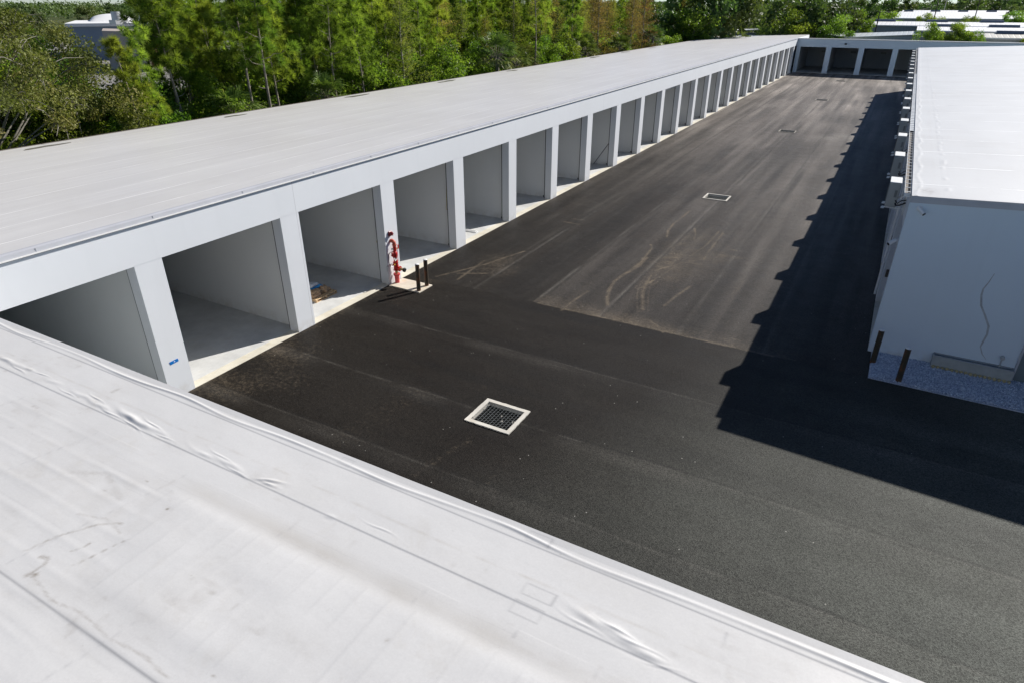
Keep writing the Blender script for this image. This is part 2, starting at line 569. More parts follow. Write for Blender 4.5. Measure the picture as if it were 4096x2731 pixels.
M['far_leaf'] = mat_leaf('distant_leaves', (0.058, 0.092, 0.028), (0.108, 0.160, 0.046), (0.170, 0.225, 0.070), 0.25, 0.6, hue=0.06, spec=0.3)
M['bark'] = mat_simple('grey_brown_bark', (0.27, 0.235, 0.195), 0.9, 0.15, var=0.4, scale=6)
M['bark_pale'] = mat_simple('pale_bark', (0.27, 0.25, 0.21), 0.9, 0.15, var=0.3, scale=5)
M['water'] = mat_simple('standing_water', (0.20, 0.19, 0.17), 0.28, 0.5, var=0.1)


def mat_gravel():
    s = Nodes('crushed_stone')
    r = s.n('ShaderNodeNewGeometry').outputs['Random Per Island']
    c = s.mix(r, (0.36, 0.42, 0.54), (0.82, 0.88, 0.95))
    return s.out(c, 0.85, 0.3)


M['gravel'] = mat_gravel()

# ------------------------------------------------------------------ ground and paving
def structure(o):
    o['kind'] = 'structure'
    return o


gb = MB()
n = 48
gb.poly([(4500 * math.cos(2 * math.pi * i / n), 4500 * math.sin(2 * math.pi * i / n), -0.15) for i in range(n)], [tuple(range(n))])
structure(gb.build('ground', M['ground']))

YB = 11.82      # where the newer apron meets the older lane
XR, YR, YRE, ZR = 18.26, 13.87, 101.85, 5.44
YF = 122.9


def falloff(d, w): return np.clip(1 - d / w, 0, 1)


def vnoise(X, Y, s, seed):
    g = np.random.default_rng(seed).random((160, 160))
    x, y = (X / s) % 159, (Y / s) % 159
    i, j = np.floor(x).astype(int), np.floor(y).astype(int)
    fx, fy = x - i, y - j
    fx, fy = fx * fx * (3 - 2 * fx), fy * fy * (3 - 2 * fy)
    return (g[i, j] * (1 - fx) + g[i + 1, j] * fx) * (1 - fy) + (g[i, j + 1] * (1 - fx) + g[i + 1, j + 1] * fx) * fy


TRACKS = [
    [(9.43, 17.02), (9.55, 15.93), (9.76, 14.96), (10.04, 14.09), (10.34, 13.29)],
    [(8.96, 13.0), (8.7, 13.59), (8.47, 14.37), (8.27, 15.5), (8.29, 16.24), (8.44, 17.08), (8.6, 17.96), (8.53, 19.08)],
    [(9.5, 15.42), (9.71, 16.45), (9.94, 17.77), (10.09, 19.12), (10.25, 20.39), (10.47, 21.96), (10.55, 23.15), (10.55, 24.79)],
    [(9.47, 17.81), (9.71, 18.34), (10.0, 18.74), (10.2, 19.27), (10.7, 19.88), (10.95, 20.1), (10.86, 21.26), (10.83, 22.92), (10.81, 24.62)],
    [(9.25, 19.49), (9.7, 19.74), (10.31, 20.17)], [(10.16, 19.24), (10.58, 19.39), (11.01, 19.47)],
    [(8.43, 22.56), (8.15, 23.66), (8.03, 25.15), (8.1, 26.37), (8.12, 27.87)],
    [(9.29, 24.73), (9.63, 23.65), (9.73, 22.89)],
    [(8.06, 20.98), (8.29, 20.51), (8.5, 18.23), (8.39, 17.21), (8.25, 16.07)],
    [(10.83, 12.54), (11.23, 12.22), (11.63, 11.77)], [(7.52, 11.69), (7.6, 12.85), (7.71, 13.94)],
    [(10.94, 14.1), (11.01, 14.89), (11.29, 16.63)], [(2.93, 23.1), (3.49, 23.17)], [(2.66, 22.36), (3.55, 22.29)],
    [(1.2, 12.2), (2.3, 14.6), (3.0, 17.0)], [(1.8, 13.0), (2.9, 13.6)], [(2.2, 12.4), (2.0, 15.0)]]
DRAINS = [(9.05, 4.13), (8.78, 31.7), (8.86, 58.85), (9.05, 85.0), (8.95, 110.9)]


def paint(X, Y):
    dust = np.zeros(X.shape); dark = np.zeros(X.shape); pale = np.zeros(X.shape)
    n1, n2, n3 = vnoise(X, Y, 1.3, 1), vnoise(X, Y, 0.35, 2), vnoise(X, Y, 4.0, 3)
    lane = np.where((Y > YB) & (X < XR), 1.0, 0.0)
    left_strip = np.clip(0.22 + (Y - 16) / 55, 0, 1)
    step = np.clip((X - 6.15) / 0.35, 0, 1)
    lighter = lane * (left_strip * (1 - step) + step) * (0.72 + 0.40 * n3) * np.clip(.10 + Y / 42, .38, 2.9) * (.55 + .9 * vnoise(X * 2.0, Y * .10, 1.0, 91))
    lighter = lighter + (1 - lane) * np.clip((X - 9.5 + .5 * (2 - Y)) / 13, 0, 1.25) * (.7 + .3 * n3 + .35 * vnoise(X * .2, Y * 1.5, 1.0, 92))  # apron: sun glare painted in as paler colour towards the right
    for i, t in enumerate(TRACKS):
        d = seg_dist(X + 0.05 * (n1 - .5), Y, t)
        w = 0.085 if i not in (0, 1) else 0.11
        a = falloff(d, w) ** 0.6
        if i in (0, 2): a = np.maximum(a, falloff(np.abs(d - 0.22), .06) * .7 * (n1 > .35))
        dust = np.maximum(dust, a * (0.38 + 0.5 * n2))
    # dusty old edge of the lane, worst along the joint
    e = np.clip(1 - (Y - YB) / 1.25, 0, 1) * lane * (X > 6.2) * (X < 16.5)
    dust = np.maximum(dust, e * (0.20 + 0.55 * n1) * np.clip((16.5 - X) / 3, 0, 1) ** .5)
    e = falloff(np.abs(Y - YB - 0.05), 0.13) * (X > 6.4) * (X < 15.5)
    dust = np.maximum(dust, e * (0.35 + 0.6 * n2))
    c = np.exp(-(((X - 9.9) / 1.9) ** 2 + ((Y - 20.5) / 4.0) ** 2))
    dust = np.maximum(dust, c * (0.10 + 0.60 * n1 * n3 + 0.22 * n2))
    c = np.exp(-(((X - 2.6) / 1.4) ** 2 + ((Y - 14.5) / 3.0) ** 2))
    dust = np.maximum(dust, c * 0.40 * n1)
    # long streaks left by rollers and traffic along the lane
    l1, l2, l3 = vnoise(X * 2.4, Y * .13, 1.0, 81), vnoise(X * 1.1, Y * .06, 1.0, 82), vnoise(X * 5, Y * .35, 1.0, 83)
    dark = np.maximum(dark, lane * np.clip((l1 - .52) * 2.6, 0, 1) * .65)
    dark = np.maximum(dark, lane * np.clip((l2 - .55) * 3, 0, 1) * .55)
    pale = np.maximum(pale, lane * np.clip((l3 - .62) * 3, 0, 1) * .16 * np.clip(Y / 40, .4, 1))
    # scuffs across the lane where machines turned
    q1 = vnoise(X * .5, Y * 3.2, 1.0, 84)
    c = np.exp(-(((X - 10.6) / 2.6) ** 2 + ((Y - 21.5) / 3.2) ** 2))
    dust = np.maximum(dust, c * np.clip((q1 - .55) * 3.5, 0, 1) * .6 * (.4 + .6 * n2))
    # tyre lanes of the older paving
    for xc in (7.3, 10.2, 13.0, 14.4):
        dust = np.maximum(dust, lane * falloff(np.abs(X - xc - 0.3 * (n3 - .5)), 0.45) * 0.22 * n1 * np.clip(1.4 - Y / 60, 0, 1))
    # longitudinal paver seams in the lane
    for xc, a in ((3.46, .9), (6.34, .7), (9.14, .85), (12.2, .75), (15.2, .6)):
        w = 0.085 + Y * 0.0012
        dd = np.abs(X - xc - 0.05 * (n1 - .5))
        dark = np.maximum(dark, lane * falloff(dd, w) * a * (0.4 + 0.6 * n1))
        side = np.abs(X - xc + 0.09)
        pale = np.maximum(pale, lane * falloff(side, 0.13) * 0.5 * n1 * np.clip(1.5 - Y / 40, .25, 1))
        dust = np.maximum(dust, lane * falloff(dd, .22) * 0.25 * n2 * np.clip(1.3 - Y / 35, 0, 1))
    for xc in (4.9, 7.8, 10.6, 13.6, 16.6):
        dark = np.maximum(dark, lane * falloff(np.abs(X - xc - .5 * (n3 - .5)), 1.0) * 0.65 * n3)
    # seams across the apron
    ap = 1 - lane
    for yc, x0 in ((7.93, 1.0), (4.24, -1), (1.32, -1), (-1.7, -1)):
        pale = np.maximum(pale, ap * falloff(np.abs(Y - yc + .09 - .05 * (n1 - .5)), .07) * .32 * n2 * (X > x0))
    a1, a2 = vnoise(X * .13, Y * 1.6, 1.0, 85), vnoise(X * .5, Y * .5, 1.0, 86)
    dark = np.maximum(dark, ap * np.clip((a1 - .5) * 2.4, 0, 1) * .55)
    dust = np.maximum(dust, ap * np.clip((a2 - .55) * 2.5, 0, 1) * .22 * n1 * np.clip((15 - X) / 9, 0, 1))
    for yc, a, x0 in ((7.93, .8, 1.0), (4.24, .8, -1), (1.32, .8, -1), (-1.7, .7, -1)):
        dark = np.maximum(dark, ap * falloff(np.abs(Y - yc - 0.05 * (n1 - .5)), 0.085) * a * (0.45 + 0.55 * n1) * (X > x0))
        pale = np.maximum(pale, ap * falloff(np.abs(Y - yc + 0.30), 0.4) * 0.16 * n1)
        dark = np.maximum(dark, ap * falloff(np.abs(Y - yc - 0.45), 0.6) * 0.22)
    # brown dirt blotches by the left units
    c = np.exp(-((X / 2.8) ** 2 + ((Y - 3.0) / 3.2) ** 2))
    dust = np.maximum(dust, c * 0.34 * n1)
    dust = np.maximum(dust, falloff(X, 0.55) * (X >= -0.1) * (Y > 0.3) * (0.15 + 0.35 * n2) * (0.35 + 0.65 * n1) * np.clip(1.5 - Y / 30, .15, 1))
    dust = np.maximum(dust, ap * 0.16 * n1 * n3 * np.clip((12 - X) / 8, 0, 1))
    # drag marks by the near drain, rinsed dark round each drain
    for t in ([(8.98, 2.84), (8.53, 0.75)], [(10.3, 2.35), (10.31, 1.35)], [(7.6, 4.4), (7.9, 5.3)]):
        dust = np.maximum(dust, falloff(seg_dist(X, Y, t), 0.22) * 0.26 * n2)
    for x, y in DRAINS:
        d = np.hypot((X - x) / 1.5, (Y - y) / 1.0)
        dark = np.maximum(dark, np.clip(1.6 - d, 0, 1) * 0.55 * (0.4 + 0.6 * n1))
    for x, y, a, b in ((5.4, 33.0, 1.8, 2.2), (4.4, 29, 1.0, 2.0), (11.3, 34, 1.4, 1.2), (3.6, 9.2, 1.6, .9), (1.6, 7.2, 1.2, 1.2), (6.3, 39, 1.5, 3)):
        dark = np.maximum(dark, np.exp(-(((X - x) / a) ** 2 + ((Y - y) / b) ** 2)) * 0.75 * n1)
    for x, y, a, b in ((13.8, 58.9, 1.0, 1.6), (12.7, 57.0, 1.2, 1.2)):
        pale = np.maximum(pale, np.exp(-(((X - x) / a) ** 2 + ((Y - y) / b) ** 2)) * (0.2 + .7 * n2))
    return dict(dust=dust.ravel(), dark=dark.ravel(), pale=pale.ravel(), age_glare=lighter.ravel(), lane=lane.ravel())


def surf(X, Y):
    z = 0.007 * (vnoise(X, Y, 3.0, 9) - 0.5) + 0.0 * X
    for x, y in DRAINS:
        z -= 0.03 * np.exp(-(((X - x) / 1.4) ** 2 + ((Y - y) / 1.4) ** 2))
    z = z * np.clip(X / 0.8, 0, 1)
    for x, y in DRAINS:      # the drain pits cut through the paving
        z = np.where((np.abs(X - x) < .67) & (np.abs(Y - y) < .59), -0.75, z)
    return z


xs = np.concatenate([np.arange(-0.02, 22.5, 0.06), np.arange(22.6, 60, 1.5)])
ys = np.arange(-4.9, YB, 0.045)
ys = np.append(ys, YB)
X, Y, V, F = grid(xs, ys, surf)
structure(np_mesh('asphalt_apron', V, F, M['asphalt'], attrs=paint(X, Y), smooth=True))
xs = np.append(np.arange(-0.02, XR + 0.1, 0.048), XR + 0.12)
ys = [YB]
while ys[-1] < YF: ys.append(ys[-1] + 0.05 * max(1.0, ((ys[-1] + 9.5) / 32) ** 1.5))
ys[-1] = YF
X, Y, V, F = grid(xs, np.array(ys), surf)
structure(np_mesh('asphalt_lane', V, F, M['asphalt'], attrs=paint(X, Y), smooth=True))

# gravel bed beside the right-hand building
gv, gf = [], []
k = 0
ico = np.array([(1, 0, 0), (-1, 0, 0), (0, 1, 0), (0, -1, 0), (0, 0, 1), (0, 0, -1)], float)
icf = np.array([(0, 2, 4), (2, 1, 4), (1, 3, 4), (3, 0, 4), (2, 0, 5), (1, 2, 5), (3, 1, 5), (0, 3, 5)])
NS = 15000
cx = XR + 0.16 + rng.random(NS) ** 1.25 * 8.0
cy = 11.86 + rng.random(NS) * 2.0
sz = 0.016 + 0.022 * rng.random(NS) ** 2
V = np.zeros((NS, 6, 3))
for j in range(6):
    V[:, j] = np.stack([cx, cy, np.full(NS, 0.035) + 0.025 * rng.random(NS)], 1) + ico[j] * sz[:, None] * (0.6 + 0.7 * rng.random((NS, 3))) + 0.004 * rng.normal(size=(NS, 3))
F = (icf[None] + (np.arange(NS) * 6)[:, None, None]).reshape(-1, 3)
tag(np_mesh('gravel', V.reshape(-1, 3), F, M['gravel']), 'bluish grey crushed stone along the foot of the white end wall', 'gravel', kind='stuff')
gb = MB().box(XR + 0.13, 60, 11.84, 13.9, -0.2, 0.022)
sg = Nodes('stone_bed')
cg = sg.mix(sg.mr(sg.vor(38, out='Color'), 0, 1), (0.34, 0.40, 0.52), (0.70, 0.77, 0.88))
sg.bump(sg.vor(38), 0.8, 0.03)
structure(gb.build('stone_bed', sg.out(cg, 0.9, 0.2)))

# ------------------------------------------------------------------ storage buildings
def storage(root, T, u0, u1, pillars, depth, h, H, zb, wz=None, pw=0.83, mat='stucco', sill=True, tracks=True, partitions=True, ends=(True, True), endmat='stucco_shade'):
    """T maps (along facade, inward, up) to world; pillars: start positions along the facade"""
    def bx(mb, a0, a1, v0, v1, z0, z1):
        p, q = T(a0, v0, z0), T(a1, v1, z1)
        mb.box(p[0], q[0], p[1], q[1], p[2], q[2])
        return mb
    e0 = 0.22 if ends[0] else 0
    e1 = 0.22 if ends[1] else 0
    bx(MB(), u0 + e0, u1 - e1, 0.0, 0.40, h, H - 0.14).build('header_beam', M[mat], root)
    for a in pillars:
        bx(MB(), max(a, u0 + e0), min(a + pw, u1 - e1), 0.005, 0.42, 0.0, h).build('pillar', M[mat], root)
    if partitions:
        for a in pillars:
            bx(MB(), a + 0.27, a + 0.47, 0.42, depth - 0.22, 0.021, wz or zb - 0.2).build('partition_wall', M['inner_wall'], root)
            if tracks and a >= u0:
                mb = MB()
                bx(mb, a + 0.015, a + 0.06, 0.425, 0.475, 0.021, h)
                mb.build('door_track', M['track'], root)
    bx(MB(), u0 + e0, u1 - e1, depth - 0.22, depth, -0.1, zb - 0.16).build('back_wall', M['inner_wall'], root)
    bx(MB(), u0 + e0, u1 - e1, 0.38, depth - 0.22, -0.12, 0.02).build('floor_slab', M['floor'], root)
    bx(MB(), u0 + e0, u1 - e1, 0.006, 0.38, -0.12, 0.014).build('threshold', M['sill'], root)
    for on, a, b in ((ends[0], u0, u0 + 0.22), (ends[1], u1 - 0.22, u1)):
        if on:
            mb = MB()
            pts = [T(a, 0, -0.1), T(a, depth, -0.1), T(a, depth, zb - 0.14), T(a, 0, H - 0.14),
                   T(b, 0, -0.1), T(b, depth, -0.1), T(b, depth, zb - 0.14), T(b, 0, H - 0.14)]
            mb.poly(pts, [(0, 1, 2, 3), (7, 6, 5, 4), (0, 4, 5, 1), (3, 2, 6, 7), (0, 3, 7, 4), (1, 5, 6, 2)])
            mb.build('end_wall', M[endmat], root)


# --- long building on the left
S, PW = 5.2166, 0.8324
DEP, ZBK = 16.4, 4.98
H1 = 5.52
left = thing('storage_building', 'long white storage building with a row of open bays left of the asphalt lane', 'building', (-8, 60, 0))
TL = lambda u, v, z: (-v, u, z)
storage(left, TL, -4.7, YF + 14.9, [k * S for k in range(24)], DEP, 4.30, H1, ZBK)


def roof_left(X, Y): return H1 + (H1 - ZBK) / DEP * X + 0.006 * (vnoise(X, Y, 2.0, 21) - 0.5)


xs = np.concatenate([np.arange(-DEP, -0.3, 0.35), [-0.22, -0.12, -0.06]])
ys = np.arange(-4.7, YF + 15.3, 0.5)
X, Y, V, F = grid(xs, ys, roof_left)
stn = np.zeros(X.shape)
wsh = 0.30 * vnoise(X, Y, 1.7, 31) * vnoise(X, Y, 6, 32) + 0.35 * falloff(np.abs(X + 15.4), 1.2) * vnoise(X, Y, 2.5, 33)
# thick skirt so that the roof reads as a slab
o = np_mesh('roof', V - np.array(left.location), F, M['roof_left'], left, dict(stain=stn.ravel(), wash=wsh.ravel(), line=np.zeros(X.size)), smooth=True)
sk = MB()
za, zc = H1 - 0.004, ZBK - 0.01
sk.poly([(-0.06, -4.7, H1 - .02), (-DEP, -4.7, ZBK - .02), (-DEP, YF + 15.2, ZBK - .02), (-0.06, YF + 15.2, H1 - .02),
         (-0.06, -4.7, H1 - .14), (-DEP, -4.7, ZBK - .14), (-DEP, YF + 15.2, ZBK - .14), (-0.06, YF + 15.2, H1 - .14)],
        [(3, 2, 1, 0), (4, 5, 6, 7), (0, 1, 5, 4), (1, 2, 6, 5), (2, 3, 7, 6), (3, 0, 4, 7)])
sk.build('roof_deck', M['white_paint'], left)
cp = MB()
prof = [(-0.14, H1 + 0.012), (-0.06, H1 + 0.016), (0.030, H1 - 0.004), (0.045, H1 - 0.105), (0.035, H1 - 0.105), (0.020, H1 - 0.022), (-0.058, H1 - 0.012), (-0.14, H1 + .001)]
pts = [(x, y, z) for y in (-4.7, YF - 0.01) for x, z in prof]
k = len(prof)
cp.poly(pts, [tuple(range(k))[::-1], tuple(range(k, 2 * k))] + [(i, (i + 1) % k, k + (i + 1) % k, k + i) for i in range(k)])
for y in np.arange(-2.2, YF, 3.05):
    cp.box(0.03, 0.047, y, y + 0.012, H1 - 0.104, H1 - 0.01)
cp.build('coping', M['coping'], left)
MB().box(0.012, 0.064, -4.7, YF - 0.01, H1 - 0.140, H1 - 0.107).build('drip_edge', M['white_metal'], left)
MB().box(0.001, 0.010, -4.7, YF - 0.01, H1 - 0.165, H1 - 0.142).build('shade_line_strip', M['track'], left)  # dark strip painting in the shade line below the drip edge
MB().box(-DEP - 0.05, -DEP + 0.02, -4.7, YF + 15.2, ZBK - 0.10, ZBK + 0.025).build('back_coping', M['lockbox'], left)
# dark strips standing in for header shade; one door shows its bottom bar
for k in (0, 1, 4, 5, 6):
    a = k * S + PW
    MB().box(-0.46, -0.405, a + 0.02, a + S - PW - 0.02, 4.235, 4.34).build('header_shade_strip', M['black'], left)
a = 9 * S + PW
MB().box(-0.50, -0.44, a + 0.02, a + S - PW - 0.02, 4.02, 4.32).build('roller_door', M['steel'], left)
for k, ln in ((0, 1.9), (1, 2.6), (2, 2.4), (3, 2.2)):
    y = k * S + 0.262
    MB().path([(-0.62, y, 4.25), (-0.63, y - .004, 3.2), (-0.66, y - .006, 4.25 - ln), (-0.70, y - .008, 4.15 - ln), (-0.66, y - .008, 4.0 - ln), (-0.63, y - .006, 4.1 - ln)], 0.010, 5).build('pull_cord', M['yellow'], left)
for k in range(24):
    mb = MB().box(-0.62, -0.54, k * S + 0.18, k * S + 0.262, 0.05, 0.14)
    mb.build('door_latch', M['track'], left)
# downspout in the far corner
MB().path([(0.08, YF - .12, 5.3), (0.08, YF - .12, .1)], .05, 8).build('downspout', M['white_metal'], left)


def puddle(x, y, a, b, seed, zf):
    r_ = np.random.default_rng(seed)
    nn = 36
    ph = r_.random(4) * 6.28
    pts = []
    for i in range(nn):
        t = 2 * math.pi * i / nn
        q = 1 + .22 * math.sin(2 * t + ph[0]) + .16 * math.sin(3 * t + ph[1]) + .10 * math.sin(5 * t + ph[2])
        pts.append((x + a * q * math.cos(t), y + b * q * math.sin(t)))
    mb = MB()
    mb.poly([(px, py, zf(px, py)) for px, py in pts], [tuple(range(nn))])
    return mb


zl = lambda x, y: H1 + (H1 - ZBK) / DEP * x + 0.010
for i, (y, a, b) in enumerate(((6.3, .30, 1.5), (16.6, .26, 1.2), (27.0, .42, 1.7), (38.1, .40, 2.0), (49.2, .35, 1.6), (69.3, .42, 2.6), (80, .35, 2.2), (91, .35, 2.2))):
    structure(puddle(-15.55, y, a * .8, b * .55, 40 + i, zl).build('rain_puddle', M['water']))

# --- building across the far end
far = thing('storage_building', 'white storage building with shaded open bays closing the far end of the lane', 'building', (30, YF + 7, 0))
TF = lambda u, v, z: (u, YF + v, z)
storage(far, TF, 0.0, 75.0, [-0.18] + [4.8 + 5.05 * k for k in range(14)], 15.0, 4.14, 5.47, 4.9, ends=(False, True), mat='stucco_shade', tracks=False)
rf = MB()
rf.poly([(0.0, YF - .03, 5.47), (75, YF - .03, 5.47), (75, YF + 15.1, 4.92), (0.0, YF + 15.1, 4.92),
         (0.0, YF - .03, 5.32), (75, YF - .03, 5.32), (75, YF + 15.1, 4.77), (0.0, YF + 15.1, 4.77)],
        [(0, 1, 2, 3), (7, 6, 5, 4), (0, 4, 5, 1), (1, 5, 6, 2), (2, 6, 7, 3), (3, 7, 4, 0)])
rf.build('roof', M['roof_far'], far)
for k in range(4):
    x = 3.2 + 5.05 * k
    mb = MB().box(x - 0.45, x + 0.45, YF + 14.5, YF + 14.77, 2.55, 2.85, 0.03)
    mb.build('wall_air_handler', M['ac_case'], far)
MB().box(0.15, 75, YF - 0.055, YF - 0.032, 5.36, 5.44).build('drip_edge', M['white_metal'], far)

wl = thing('wall_light', 'black floodlight on the header above the second far bay', 'light', (7.7, YF, 4.72))
MB().box(7.52, 7.88, YF - 0.22, YF - 0.05, 4.62, 4.84, 0.03).build('lamp_housing', M['black'], wl)
MB().box(7.64, 7.76, YF - 0.05, YF, 4.66, 4.80).build('wall_plate', M['track'], wl)
MB().box(7.55, 7.85, YF - 0.20, YF - 0.07, 4.60, 4.619).build('lens', M['steel'], wl)

# --- building on the right
right = thing('storage_building', 'white storage building with bright roof and air conditioners along its eave', 'building', (29, 58, 0))
TR = lambda u, v, z: (XR + v, u, z)
SR = 5.03
storage(right, TR, YR, YRE, [13.69 + SR * k for k in range(18)], 21.7, 4.30, ZR, 6.40, 5.2, ends=(True, True))
SLR = 0.0479


def roof_right(X, Y):
    z = ZR + SLR * (X - XR)
    n1 = vnoise(X, Y, 0.8, 51)
    yy = Y + 0.5 * n1
    w = 0.012 * np.exp(-((X - XR - 0.16 - 0.05 * np.sin(yy * 2.1) - 0.04 * n1) / 0.045) ** 2) * (0.3 + 0.7 * np.sin(yy * 3.7 + 2 * n1) ** 2)
    w += 0.010 * np.exp(-((X - XR - 0.95 - 0.05 * np.sin(yy * 1.3)) / 0.06) ** 2) * np.clip(np.sin(yy * 4.1 + 3 * n1), 0, 1)
    w += 0.005 * (vnoise(X, Y, 1.6, 52) - 0.5)
    return z + w


xs = np.concatenate([np.arange(XR, XR + 1.3, 0.045), np.arange(XR + 1.3, 31, 0.22), np.arange(31, 40.1, 1.0)])
ys = np.concatenate([np.arange(YR - 0.03, 40, 0.09), np.arange(40, YRE + .1, 0.22)])
X, Y, V, F = grid(xs, ys, roof_right)
stn = np.zeros(X.shape); wsh = np.zeros(X.shape); lin = np.zeros(X.shape)
n1, n2 = vnoise(X, Y, 1.1, 53), vnoise(X, Y, 0.4, 54)
wsh = np.maximum(wsh, falloff(np.abs(X - XR - 0.62), 0.22) * 0.30 * n1)
wsh = np.maximum(wsh, 0.30 * n1 * vnoise(X, Y, 5, 55))
wsh = np.maximum(wsh, falloff(np.abs(Y - 23.5 + .02 * (X - XR)), .4) * 0.35 * n2 * (X > XR + .8))
for yy in (44, 52, 62.0, 74, 83):
    wsh = np.maximum(wsh, np.exp(-((Y - yy - (n1 - .5)) / 0.55) ** 2) * 0.55 * n2 * (X > XR + .9))
for xc in (XR + .86, XR + 1.05, XR + 4.3):
    lin = np.maximum(lin, falloff(np.abs(X - xc), 0.05) * 0.16 * n1)
lin = np.maximum(lin, falloff(np.abs(Y - 37.2), 0.14) * 0.55 * n2 * (X > XR + 1.2))
for x, y, a, b in ((XR + .45, 14.6, .25, .4),):
    stn = np.maximum(stn, np.exp(-(((X - x) / a) ** 2 + ((Y - y) / b) ** 2)) * .6)
lin = np.maximum(lin, falloff(np.abs(Y - YR - 0.18), 0.05) * 0.14)
np_mesh('roof', V - np.array(right.location), F, M['roof_right'], right, dict(stain=stn.ravel(), wash=wsh.ravel(), line=lin.ravel()), smooth=True)
sk = MB()
zz = ZR + SLR * (40 - XR)
sk.poly([(XR, YR - .03, ZR - .02), (40, YR - .03, zz - .02), (40, YRE + .03, zz - .02), (XR, YRE + .03, ZR - .02),
         (XR, YR - .03, ZR - .15), (40, YR - .03, zz - .15), (40, YRE + .03, zz - .15), (XR, YRE + .03, ZR - .15)],
        [(0, 1, 2, 3), (7, 6, 5, 4), (0, 4, 5, 1), (1, 5, 6, 2), (2, 6, 7, 3), (3, 7, 4, 0)])
sk.build('roof_deck', M['coping'], right)
# front end wall rises with the roof pitch
ew = MB()
ew.poly([(XR + .001, YR - .004, -0.1), (39.9, YR - .004, -0.1), (39.9, YR - .004, zz - .13), (XR + .001, YR - .004, ZR - .13),
         (XR + .001, YR + .2, -0.1), (39.9, YR + .2, -0.1), (39.9, YR + .2, zz - .13), (XR + .001, YR + .2, ZR - .13)],
        [(0, 1, 2, 3), (7, 6, 5, 4), (0, 4, 5, 1), (1, 5, 6, 2), (2, 6, 7, 3), (3, 7, 4, 0)])
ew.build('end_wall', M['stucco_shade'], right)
fa = MB()
fa.poly([(XR - .01, YR - .045, ZR - .21), (40, YR - .045, zz - .21), (40, YR - .045, zz - .005), (XR - .01, YR - .045, ZR - .005),
         (XR - .01, YR - .032, ZR - .21), (40, YR - .032, zz - .21), (40, YR - .032, zz - .005), (XR - .01, YR - .032, ZR - .005)],
        [(0, 1, 2, 3), (7, 6, 5, 4), (0, 4, 5, 1), (1, 5, 6, 2), (2, 6, 7, 3), (3, 7, 4, 0)])
fa.build('fascia', M['coping'], right)
g = MB()
GX0, GX1, GZ = XR - 0.20, XR - 0.012, ZR - 0.04
g.box(GX0, GX1, 14.35, YRE, GZ - 0.13, GZ - 0.118)
g.box(GX0, GX0 + 0.012, 14.35, YRE, GZ - 0.118, GZ)
g.box(GX1 - 0.012, GX1, 14.35, YRE, GZ - 0.118, GZ)
g.box(GX0 + .012, GX1 - .012, 14.35, 14.362, GZ - 0.118, GZ - .01)
gut = g.build('gutter', M['white_metal'], right)
gm = MB().box(GX0 + .013, GX1 - .013, 14.37, YRE, GZ - 0.117, GZ - 0.10)
gm.build('gutter_silt', M['lockbox'], gut)
st = MB()
for y in np.arange(14.5, YRE, 0.61):
    st.box(GX0 + .001, GX1 - .001, y, y + 0.035, GZ - 0.012, GZ + .004)
st.build('gutter_strap', M['white_metal'], gut)
MB().box(GX0 + .014, GX1 - .014, 27.5, 60, GZ - 0.03, GZ - 0.014).build('gutter_guard', M['galv'], gut)
for k in range(0, 17, 3):
    MB().path([(XR - .07, 18.72 + SR * k + .4, GZ - .13), (XR - .07, 18.72 + SR * k + .4, .15)], .04, 8).build('downspout', M['white_metal'], right)
for k, z in ((1, 1.24), (2, 1.18)):
    y = 13.69 + SR * k
    MB().box(XR + .09, XR + .20, y - .05, y - .001, z - .16, z + .16, .01).build('lock_box', M['lockbox'], right)
# wandering crack sealed with grey mastic on the end wall
ck = [(20.99, 3.39, .012), (20.93, 3.1, .03), (20.85, 2.85, .04), (20.86, 2.64, .05), (20.95, 2.3, .055), (21.14, 2.0, .055), (21.32, 1.68, .06), (21.36, 1.4, .05), (21.33, 1.15, .05), (21.31, .95, .035), (21.42, .72, .03), (21.57, .56, .012)]
mb = MB()
mb.poly([(x - w * .55, YR - .0075, z) for x, z, w in ck] + [(x + w * .55, YR - .0075, z) for x, z, w in ck],
        [(i, i + len(ck), i + 1 + len(ck), i + 1) for i in range(len(ck) - 1)])
mb.build('sealed_crack', M['crack'], right)
dr = MB().box(22.42, 23.42, YR - .04, YR - .006, 0.05, 2.2)
dd = dr.build('door', M['door'], right)
MB().box(22.36, 22.418, YR - .055, YR - .006, 0.03, 2.26).build('door_frame', M['coping'], dd)

# concrete trough at the foot of the end wall
tr = thing('utility_trough', 'low grey concrete trough against the white end wall above the gravel', 'trough', (21.25, 13.7, 0))
mb = MB()
mb.box(20.14, 22.34, 13.60, 13.645, 0.05, 0.44)
mb.box(20.14, 20.18, 13.645, 13.86, 0.05, 0.44)
mb.box(22.30, 22.34, 13.645, 13.86, 0.05, 0.44)
mb.box(20.18, 22.30, 13.645, 13.86, 0.05, 0.40)
mb.build('trough_wall', M['trough'], tr)
mb = MB()
mb.box(20.14, 22.34, 13.592, 13.652, 0.442, 0.462)
mb.box(20.14, 22.34, 13.80, 13.862, 0.442, 0.462)
mb.build('rim', M['steel'], tr)
fb = MB()
for i in range(17):
    x = 20.22 + i * 0.13
    fb.path([(x, 13.57, 0.03), (x, 13.57, 0.09), (x, 13.575, 0.125)], [0.055, 0.058, 0.03], 8)
fb.build('foam_bead', M['foam'], tr)
sp = thing('pipe_stub', 'short capped grey pipe rising beside the concrete trough', 'pipe', (21.95, 13.76, .4))
MB().path([(21.95, 13.78, .40), (21.95, 13.78, .70)], .022, 8).build('pipe', M['galv'], sp)
MB().path([(21.95, 13.84, .76), (21.95, 13.70, .76)], .062, 12).build('cap', M['galv'], sp)

